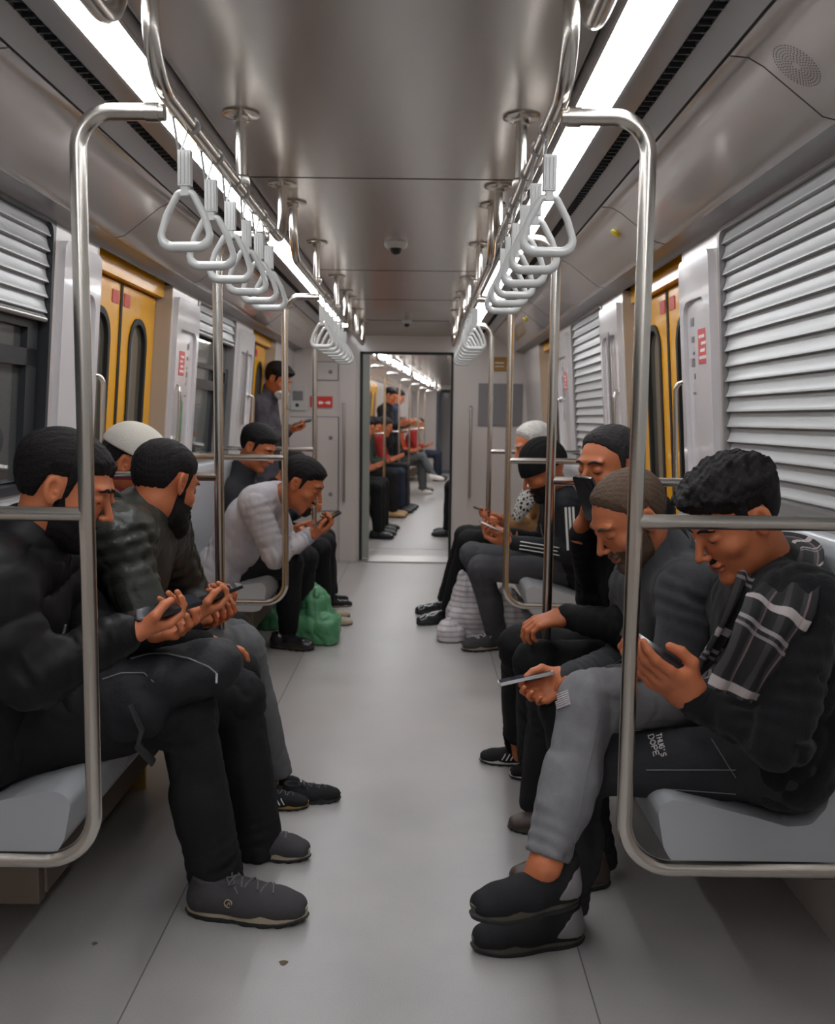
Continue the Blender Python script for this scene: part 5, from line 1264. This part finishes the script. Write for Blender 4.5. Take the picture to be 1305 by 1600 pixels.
J = dict(head=A(458, 735, 5.80), face=(.85, -.1, -.50), neck=A(432, 765, 5.8), hip=A(420, 832, 5.8), shR=A(420, 775, 5.62), shL=A(436, 772, 5.98), elR=A(430, 815, 5.62), wrR=wr, elL=A(440, 812, 6.0), wrL=A(468, 800, 5.85),
         knR=A(498, 845, 5.75), anR=A(512, 925, 5.9), knL=A(508, 840, 5.95), anL=A(516, 920, 6.05), shoeR=(fl(515, 949), fl(551, 947)), shoeL=(fl(515, 940), fl(545, 938)), handR=dict(d=(1, -.1, 0), pn=(0, -.2, 1)), handL=dict(d=(1, -.2, 0), pn=(0, 0, 1)))
person('person', "man with blue cuffs almost hidden beyond the sweatshirt man", J,
    S_(res=.010, jacket=tblack2, trousers=tblack2, seed=15, cuffmat=fabric('blue_cuff', srgb(60, 76, 104)), shoe=dict(upper=M['shoe_black'], sole=M['sole_beige'], laces=M['stripe'])))
wr = A(452, 670, 6.72)
J = dict(base=A(420, 905, 6.75) * (1, 1, 0), head=A(434, 594, 6.72), face=(.86, -.25, -.50), neck=A(414, 622, 6.78), hip=A(412, 745, 6.80), shR=A(402, 634, 6.58), shL=A(418, 632, 6.95), elR=A(410, 692, 6.56), wrR=wr, elL=A(432, 690, 6.98), wrL=A(452, 672, 6.85),
         hipR=A(410, 755, 6.72), hipL=A(414, 752, 6.9), knR=A(420, 832, 6.70), anR=A(420, 892, 6.70), knL=A(424, 828, 6.9), anL=A(424, 885, 6.9), shoeR=(fl(412, 911), fl(446, 911)), shoeL=(fl(416, 903), fl(448, 903)), handR=dict(d=(1, -.1, .1), pn=(-.3, -.3, .8), curl=.9), handL=dict(d=(.9, -.4, .1), pn=(-.3, 0, .9), curl=.8))
person('person', "man in a grey camouflage jacket standing by the far doors", J,
    S_(res=.010, sc=1.0, skin=skin('tan'), jacket=camo, bulk=1.08, arm=1.15, collar=.08, collar_h=.35, band=(.072, .06, 1.1, camo, .4, .012), trousers=tblack2, mask=-.085, hair_top=.026, hair_front=.012, seed=17, shoe=dict(upper=M['shoe_black'], sole=M['rubber'])))
hold(wr, (1, -.1, .25), (-.4, -.2, .9), 'phone in the hands of the man standing by the far left doors', f=.11)

# R1: scarf man, nearest on the right ------------------------------------------------
wr = A(1088, 1092, 1.72); hd = A(1022, 1052, 1.70) - wr
wrr = A(1015, 1052, 2.0); hdr = A(972, 1030, 1.92) - wrr
J = dict(head=A(1150, 812, 1.84), face=(-.80, -.20, -.56), neck=A(1212, 900, 1.90), hip=A(1240, 1140, 1.98), shL=A(1262, 945, 1.70), shR=A(1150, 938, 2.08), elL=A(1215, 1150, 1.62), wrL=wr, elR=A(1100, 1100, 2.20), wrR=wrr,
         hipL=A(1225, 1190, 1.86), hipR=A(1190, 1076, 2.12), knL=A(905, 1195, 1.99), anL=A(888, 1425, 2.10), knR=A(922, 1095, 1.93), anR=A(852, 1350, 1.80), toeR=A(800, 1420, 1.80), toeL=A(860, 1480, 2.02),
         shoeR=(A(902, 1408, 1.84), A(733, 1440, 1.72)), shoeL=(fl(912, 1468), fl(734, 1486)),
         handL=dict(d=hd, pn=(-.05, .55, .75), curl=[.35, .5, .6, .7], thumb=.5, sc=1.08), handR=dict(d=hdr, pn=(.2, -.6, .7), curl=.6, thumb=.3))
p = person('person', "young man in a plaid scarf and grey jeans, legs crossed", J,
    S_(jacket=wool, jacket_name='jumper', jfold=.0065, jfreq=46, bulk=1.05, arm=1.12, trousers=denimd, trousers2=denim, leg=1.0, cuff=.047, hem=-.015, tfold=.005, beard='moustache', hair_top=.025, hair_front=.012, hair_side=.003, curl=.006, seed=21, lips=M['lipsd'], wristr=.040, collar_h=.1,
       shoe=dict(upper=M['shoe_black'], sole=M['sole_olive'], counter=M['grey'], kind='slipon'), cuffmat=wool))
R1 = p
hold(wr, A(975, 1012, 1.78) - wr, (.85, .15, .5), "black phone held by the man with the plaid scarf", f=.12, up=.03)

# R2: charcoal coat man
wr = A(892, 1058, 2.34); hd = A(852, 1078, 2.34) - wr
J = dict(head=A(985, 812, 2.24), face=(-.80, -.22, -.58), neck=A(1040, 880, 2.30), hip=A(1112, 1100, 2.40), shL=A(1092, 925, 2.10), shR=A(1000, 910, 2.50), elL=A(1050, 1080, 2.08), wrL=A(960, 1060, 2.30), elR=A(985, 1030, 2.58), wrR=wr,
         knL=A(880, 1100, 2.40), anL=A(925, 1330, 2.34), knR=A(862, 1090, 2.62), anR=A(845, 1245, 2.66), shoeL=(fl(953, 1382), fl(792, 1388)), shoeR=(fl(900, 1300), fl(792, 1296)),
         handR=dict(d=hd, pn=(.1, -.6, .6), curl=.8, thumb=.4), handL=dict(d=(-1, .2, 0), pn=(0, 0, -1), curl=.4))
person('person', "man with greying brown hair in a charcoal wool coat", J,
    S_(jacket=gcoat, jacket_name='coat', bulk=1.12, arm=1.15, jfold=.006, collar=.082, collar_h=.30, trousers=tblack, leg=1.05, cuff=.062, hair='recede', hair_top=.012, hairmat=HG, beard='stubble', seed=23, lips=M['lipsd'], band=(.074, .060, 1.12, gcoat, .4, .010), zip=M['black'],
       shoe=dict(upper=mat('brown_leather', srgb(70, 56, 50), .4), sole=M['sole_olive'], kind='low')))
hold(wr, hd + (0, 0, .02), (.15, .15, 1), 'silver phone in the hand of the man in the charcoal coat', f=.12, body='silver')

# R3: phone at the ear
wrl = A(886, 962, 2.56); wrr = A(908, 832, 2.66)
J = dict(head=A(952, 733, 2.58), face=(-.82, -.56, -.16), neck=A(992, 800, 2.68), hip=A(1030, 1035, 2.76), shL=A(1025, 850, 2.48), shR=A(958, 845, 2.86), elL=A(985, 985, 2.46), wrL=wrl, elR=A(930, 930, 2.82), wrR=wrr,
         knL=A(838, 1035, 2.62), anL=A(835, 1175, 2.98), knR=A(812, 1010, 2.86), anR=A(812, 1155, 3.1), shoeL=(fl(880, 1212), fl(795, 1216)), shoeR=(fl(838, 1196), fl(748, 1190)),
         handL=dict(d=A(852, 970, 2.56) - wrl, pn=(0, .2, -1), curl=.7, thumb=.4), handR=dict(d=(.18, -.1, 1.0), pn=(.75, -.35, .1), curl=.9, thumb=.6))
person('person', "man in black holding a phone to his face", J,
    S_(res=.008, skin=skin('tan'), jacket=tblack2, bulk=1.08, arm=1.08, trousers=fabric('black_track_trousers', srgb(22, 22, 24), .8), cuff=.058, hair_top=.013, hair_side=.003, hairmat=HD, beard='stubble', seed=25, lips=M['lipsd'], hood=True, collar=.08, collar_h=.2, hair='recede', band=(.072, .06, 1.1, tblack2, .4, .012),
       shoe=dict(upper=M['shoe_black'], sole=M['sole_white'], stripes=M['stripe'])))
phone(A(922, 780, 2.50), (-.35, -.35, .85), (.7, .6, .2), 'black phone at the face of the third man on the right')

# R4: beanie and track jacket; R5: old man
wr = A(802, 848, 4.36); wr5 = A(790, 818, 5.02)
J = dict(head=A(850, 738, 4.45), face=(-.86, -.18, -.48), neck=A(875, 775, 4.52), hip=A(908, 892, 4.55), shL=A(886, 790, 4.30), shR=A(868, 788, 4.72), elL=A(890, 862, 4.26), wrL=wr, elR=A(850, 850, 4.80), wrR=A(796, 835, 4.6),
         knL=A(752, 888, 4.60), anL=A(775, 988, 4.78), knR=A(738, 866, 4.88), anR=A(782, 1000, 4.98) * (1, 1, 1), shoeL=(fl(796, 1012), fl(720, 1018)), shoeR=(fl(830, 1002), fl(765, 1006)),
         handL=dict(d=A(765, 845, 4.4) - wr, pn=(.3, .2, .9), curl=.7), handR=dict(d=(-1, -.3, .1), pn=(.2, 0, .9), curl=.7))
J['anR'] = A(775, 968, 4.95)
pr4 = person('person', "man in a black beanie and a track jacket with stripes", J,
    S_(res=.008, sc=1.1, skin=skin('tan'), jacket=track, jacket_name='track_jacket', bulk=1.08, arm=1.1, trousers=denimm2, cuff=.06, hat='beanie', hatmat=fabric('black_knit', srgb(24, 24, 26), .95, bump=.8, bscale=200), hair=None, beard='short', seed=27, band=(.066, .05, 1.05, track, .3, .008), zip=M['grey'],
       shoe=dict(upper=M['shoe_dark'], sole=M['sole_beige'], laces=M['stripe'])))
hold(wr, (-1, .05, .45), (.5, .1, .9), 'pale phone in the hands of the man in the beanie', f=.12, body='silver')
# three white stripes along the sleeve
def sleeve_stripes(root, pts, off, rad, name='sleeve_stripes', gap=.018):
    b = MB()
    for k in (-1, 0, 1):
        b.tube([p + o_ * gap * k + n_ * rad for p, o_, n_ in zip(pts, off[0], off[1])], .0055, 6, flat=.45)
    return b.build(name, M['stripe'], root)
sh, el, wq = np.array(J['shL']), np.array(J['elL']), np.array(J['wrL'])
nrm = np.array((0, -1.0, 0)); a = _n(el - sh); o1 = _n(np.cross(a, nrm)); a2 = _n(wq - el); o2 = _n(np.cross(a2, nrm))
sleeve_stripes(pr4, [sh * (1 - t) + el * t for t in (0.0, .25, .5, .75, .92)], ([o1] * 5, [nrm] * 5), .074)
sleeve_stripes(pr4, [el * (1 - t) + wq * t for t in (.12, .4, .7, .9)], ([o2] * 4, [nrm] * 4), .058)
J = dict(head=A(834, 697, 5.08), face=(-.90, -.12, -.38), neck=A(856, 740, 5.12), hip=A(886, 842, 5.15), shL=A(868, 762, 4.95), shR=A(848, 758, 5.32), elL=A(850, 832, 4.92), wrL=wr5, elR=A(838, 822, 5.4), wrR=A(786, 812, 5.25),
         knL=A(732, 846, 5.12), anL=A(705, 945, 5.30), knR=A(728, 838, 5.34), anR=A(700, 930, 5.45), shoeL=(fl(708, 972), fl(650, 977)), shoeR=(fl(700, 956), fl(648, 960)),
         handL=dict(d=A(758, 815, 4.98) - wr5, pn=(.2, .2, .95), curl=.7), handR=dict(d=(-1, -.3, .1), pn=(.2, 0, .9), curl=.7))
pr5 = person('person', "white-haired man with a patterned shawl and black trousers", J,
    S_(res=.009, sc=1.06, jacket=tanj, trousers=tblack2, cuff=.060, hair='recede', hair_top=.018, hairmat=HW, beard='short', seed=29, shoe=dict(upper=M['leather_shoe'], sole=M['rubber'], kind='dress')))
hold(wr5, (-1, .0, .35), (.5, .1, .9), 'dark phone in the hands of the white-haired man', f=.13)
# his shawl: a draped blob of patterned cloth
def chequer(name, a, c, s):
    m = bpy.data.materials.new(name); m.use_nodes = True; nt = m.node_tree; b = nt.nodes['Principled BSDF']; b.inputs['Roughness'].default_value = .9
    tc = nt.nodes.new('ShaderNodeTexCoord'); v = nt.nodes.new('ShaderNodeTexVoronoi'); v.inputs['Scale'].default_value = s; v.feature = 'DISTANCE_TO_EDGE'
    r = nt.nodes.new('ShaderNodeMath'); r.operation = 'LESS_THAN'; r.inputs[1].default_value = .16; mx = nt.nodes.new('ShaderNodeMix'); mx.data_type = 'RGBA'; mx.inputs[6].default_value = a; mx.inputs[7].default_value = c
    nt.links.new(tc.outputs['Object'], v.inputs['Vector']); nt.links.new(v.outputs['Distance'], r.inputs[0]); nt.links.new(r.outputs[0], mx.inputs[0]); nt.links.new(mx.outputs[2], b.inputs['Base Color']); return m
sh1 = [A(858, 742, 5.05), A(835, 762, 4.92), A(818, 790, 4.9), A(806, 812, 4.92)]
b = MB(); b.tube(sh1, [.06, .065, .055, .03], 14, flat=.55); b.build('shawl', chequer('black_white_shawl', srgb(24, 24, 26), srgb(196, 192, 186), 46), pr5)

# scarf of the nearest man on the right ------------------------------------------------
PL = plaid_mat()
def ribbon(name, pts, wid, width_dir, th, parent, v0=0.0, folds=2):
    P = [np.array(p, float) for p in pts]
    # resample smoothly
    Q = []; n = len(P)
    for i in range(n - 1):
        p0, p1, p2, p3 = P[max(i - 1, 0)], P[i], P[i + 1], P[min(i + 2, n - 1)]
        for t in np.linspace(0, 1, 9)[:-1]:
            Q.append(.5 * ((2 * p1) + (-p0 + p2) * t + (2 * p0 - 5 * p1 + 4 * p2 - p3) * t * t + (-p0 + 3 * p1 - 3 * p2 + p3) * t ** 3))
    Q.append(P[-1]); m = 13; V = []; UV = []; L = v0; k = len(Q)
    wd = width_dir if isinstance(width_dir, list) else [width_dir] * n
    for i, q in enumerate(Q):
        if i: L += np.linalg.norm(q - Q[i - 1])
        t_ = _n(Q[min(i + 1, k - 1)] - Q[max(i - 1, 0)]); ff = i / (k - 1) * (n - 1); a = int(min(ff, n - 2)); wv = np.array(wd[a]) * (1 - ff + a) + np.array(wd[a + 1]) * (ff - a)
        wv = _n(wv - wv.dot(t_) * t_); nn = np.cross(t_, wv); ww = wid[a] * (1 - ff + a) + wid[a + 1] * (ff - a)
        for side in (1, -1):
            for j in range(m):
                u = j / (m - 1) - .5; fo = .007 * math.sin(u * 2 * math.pi * folds + .5 * math.sin(i * .4)); V.append(q + wv * u * ww + nn * (fo + side * th * (1 - (2 * abs(u)) ** 4 * .8))); UV.append((u * .17 + .085, L))
    Fc = []; st = 2 * m
    for i in range(k - 1):
        a, c = i * st, (i + 1) * st
        for j in range(m - 1): Fc += [(a + j, a + j + 1, c + j + 1, c + j), (a + m + j + 1, a + m + j, c + m + j, c + m + j + 1)]
        Fc += [(a, c, c + m, a + m), (a + m - 1, a + 2 * m - 1, c + 2 * m - 1, c + m - 1)]
    Fc += [tuple(list(range(m - 1, -1, -1)) + list(range(m, 2 * m))), tuple(list(range((k - 1) * st, (k - 1) * st + m)) + list(range((k - 1) * st + 2 * m - 1, (k - 1) * st + m - 1, -1)))]
    return mesh(name, V, Fc, PL, parent, True, uv=UV)
sc_t = ribbon('scarf', [A(1150, 905, 1.95), A(1205, 858, 1.98), A(1248, 868, 1.86), A(1226, 930, 1.66), A(1192, 1000, 1.61), A(1160, 1060, 1.60), A(1145, 1088, 1.60)], [.06, .09, .10, .12, .135, .13, .13],
        [(.2, .3, 1), (.5, 0, .8), (1, 0, .5), (1, .2, .3), (1, .3, .1), (1, .3, .1), (1, .3, .1)], .005, R1)
ribbon('scarf_end', [A(1225, 862, 1.92), A(1178, 905, 1.80), A(1145, 965, 1.78), A(1105, 1030, 1.80), A(1080, 1066, 1.80), A(1120, 1078, 1.72), A(1165, 1092, 1.68)], [.06, .07, .07, .075, .08, .09, .09], [(.6, .6, .5), (1, .5, .3), (1, .5, .3), (1, .6, .4), (.4, 1, .3), (0, 1, .5), (0, 1, .6)], .005, R1, v0=.06)
for o in COL.objects:
    if o.name.startswith('scarf_end'): o['label'] = 'narrower hanging end of the plaid scarf'

# jeans details of R1: pale torn knee patch, lettering, seams laid on the cloth
def snap(obj, p, d=(0, 1, 0)):
    """first hit of the trousers from the aisle side"""
    o = Vector(p) - Vector(d) * .5 - origin(obj); r = obj.ray_cast(o, Vector(d)); return (np.array(r[1]) + np.array(origin(obj)), np.array(r[2])) if r[0] else (None, None)
bpy.context.view_layer.update()
tr = [c for c in R1.children if c.name.startswith('trousers')][0]
def on_cloth(px, py, lift=.0016, tr=tr):
    p0 = np.array((0, 0, CAMZ)); p1 = at(px, py, 2.0); d = _n(p1 - p0); o_ = np.array(origin(tr)); r = tr.ray_cast(Vector(p0 - o_), Vector(d))
    return None if not r[0] else np.array(r[1]) + o_ + np.array(r[2]) * lift
def stitched(pxs, rad, m, name, parent):
    P = [on_cloth(*q) for q in pxs]; P = [q for q in P if q is not None]
    if len(P) > 1: return MB().tube(P, rad, 6).build(name, m, parent)
M['stitch'] = mat('pale_stitching', srgb(118, 116, 118), .8)
M['print'] = mat('white_lettering', srgb(205, 196, 196), .7)
def pl(a, c, n): return [(a[0] + (c[0] - a[0]) * i / (n - 1), a[1] + (c[1] - a[1]) * i / (n - 1)) for i in range(n)]
stitched(pl((935, 1125), (918, 1200), 10) + pl((916, 1205), (895, 1330), 14), .0012, M['stitch'], 'side_seam', tr)
stitched(pl((1010, 1203), (1150, 1203), 14), .0012, M['stitch'], 'thigh_seam', tr); stitched(pl((1040, 1232), (1150, 1240), 12), .0012, M['stitch'], 'inner_seam', tr)
stitched(pl((1112, 1155), (1150, 1215), 8), .0012, M['stitch'], 'pocket_seam', tr)
# lettering THUG'S / DOPE turned along the thigh, built as strokes
G = {'T': [[(0, 1), (1, 1)], [(.5, 1), (.5, 0)]], 'H': [[(0, 0), (0, 1)], [(1, 0), (1, 1)], [(0, .5), (1, .5)]], 'U': [[(0, 1), (0, .15), (.5, 0), (1, .15), (1, 1)]], 'G': [[(1, .85), (.5, 1), (0, .7), (0, .3), (.5, 0), (1, .2), (1, .5), (.6, .5)]],
     'S': [[(1, .85), (.5, 1), (0, .8), (.1, .55), (.9, .42), (1, .2), (.5, 0), (0, .15)]], "'": [[(.4, 1), (.3, .7)]], 'D': [[(0, 0), (0, 1), (.6, 1), (1, .7), (1, .3), (.6, 0), (0, 0)]], 'O': [[(.5, 1), (0, .7), (0, .3), (.5, 0), (1, .3), (1, .7), (.5, 1)]], 'P': [[(0, 0), (0, 1), (.8, 1), (1, .75), (.8, .5), (0, .5)]], 'E': [[(1, 1), (0, 1), (0, 0), (1, 0)], [(0, .5), (.8, .5)]]}
b = MB()
for word, x0, y0, x1, y1 in (("THUG'S", 1025, 1148, 1034, 1184), ('DOPE', 1013, 1150, 1023, 1184)):
    n = len(word); dx, dy = (x1 - x0) / n, (y1 - y0) / n; l = math.hypot(dx, dy); ux, uy = dx / l, dy / l; hx, hy = uy, -ux
    for i, chh in enumerate(word):
        for stroke in G[chh]:
            P = []
            for (u, v) in stroke:
                P.append(on_cloth(x0 + dx * i + ux * u * l * .72 + hx * v * 8.5, y0 + dy * i + uy * u * l * .72 + hy * v * 8.5, .001))
            P = [q for q in P if q is not None]
            if len(P) > 1: b.tube(P, .0014, 5)
b.build('lettering', M['print'], tr) if b.V else None
b = MB()
for k in range(7): 
    P = [on_cloth(868 + k * .6 + i * 4, 1088 + k * 3.2 - i * 1.6, .0012) for i in range(6)]; P = [q for q in P if q is not None]
    if len(P) > 1: b.tube(P, .0024, 5)
b.build('torn_patch', mat('pale_threads', srgb(176, 168, 172), .9), tr) if b.V else None

# zips of the backpack, laid on it
for nm, pts_ in (('zip', [(205, 1030), (232, 1022), (262, 1022), (296, 1030), (326, 1042), (338, 1052)]), ('pocket_zip', [(160, 1062), (190, 1052), (225, 1052), (240, 1066)])):
    P = [on_cloth(px, py, .001, pack) for px, py in pts_]; P = [p for p in P if p is not None]
    if len(P) > 2: MB().tube(P, .0022, 6).build(nm, M['grey'], bp)
q0 = on_cloth(338, 1052, .003, pack)
if q0 is not None: MB().tube([q0, q0 + (0, -.004, -.022)], .003, 8).build('zip_pull', M['silver'], bp)

# bags on the floor ------------------------------------------------------------------
def sack(name, label, m, c, r, h, seed, knot=True, res=.008, cat='bag'):
    c = np.array(c, float); f = Field(c + (-r * 1.9, -r * 1.9, -.03), c + (r * 1.9, r * 1.9, h * 1.35), res)
    f.cone(c + (0, 0, r * .9), c + (-r * .1, 0, h * .66), r, r * .72, .05); f.cone(c + (-r * .1, 0, h * .66), c + (-r * .3, 0, h * .9), r * .6, r * .34, .04); f.ell(c + (-r * .45, 0, h * .97), (r * .16, r * .3, r * .28), .02)
    f.box(c + (0, 0, r * .5), (r * .7, r * .6, r * .45), .05, .05); f.plane(c + (0, 0, .002), (0, 0, -1))
    x, y, z = f.grid(); an = np.arctan2(y - c[1], x - c[0]); f.D += (.007 * noise3(x, y, z, 34, seed) + .006 * folds3(x, y, z, 48, seed) + .005 * np.sin(an * 11 + 6 * (z - c[2]) / h + seed) * np.clip((z - c[2]) / h, .2, 1)).astype(np.float32)
    f.plane(c + (0, 0, .002), (0, 0, -1)); V, Q = f.nets(); o = mesh(name, V, Q, m); meta(o, label, cat)
    return o
M['greenbag'] = mat('green_plastic_bag', srgb(84, 146, 104), .35, trans=.1, bump=.5, bscale=40, wr=.9, wrs=9)
sack('plastic_bag', "green plastic bag on the floor by the sweatshirt man's feet", M['greenbag'], fl(492, 1005) * (1, 1, 0) + (0, .05, 0), .115, .34, 3)
sack('plastic_bag', 'small dark green bag behind the legs of the sweatshirt man', M['greenbag'], fl(408, 985) * (1, 1, 0) + (-.02, .1, 0), .10, .26, 4)
wb = stripes('white_striped_bag', srgb(190, 184, 184), srgb(160, 150, 154), 34, 2, .35)
sack('plastic_bag', "white striped plastic bag behind the legs of the beanie man", wb, fl(738, 998) * (1, 1, 0) + (0, .10, 0), .135, .36, 5)
sack('plastic_bag', 'small knotted corner bag lying in front of the white striped bag', wb, fl(704, 1000) * (1, 1, 0), .045, .11, 6)
sack('plastic_bag', "pale striped bag under the far right bench behind the stanchion", wb, A(800, 990, 4.95) * (1, 1, 0), .11, .30, 7)
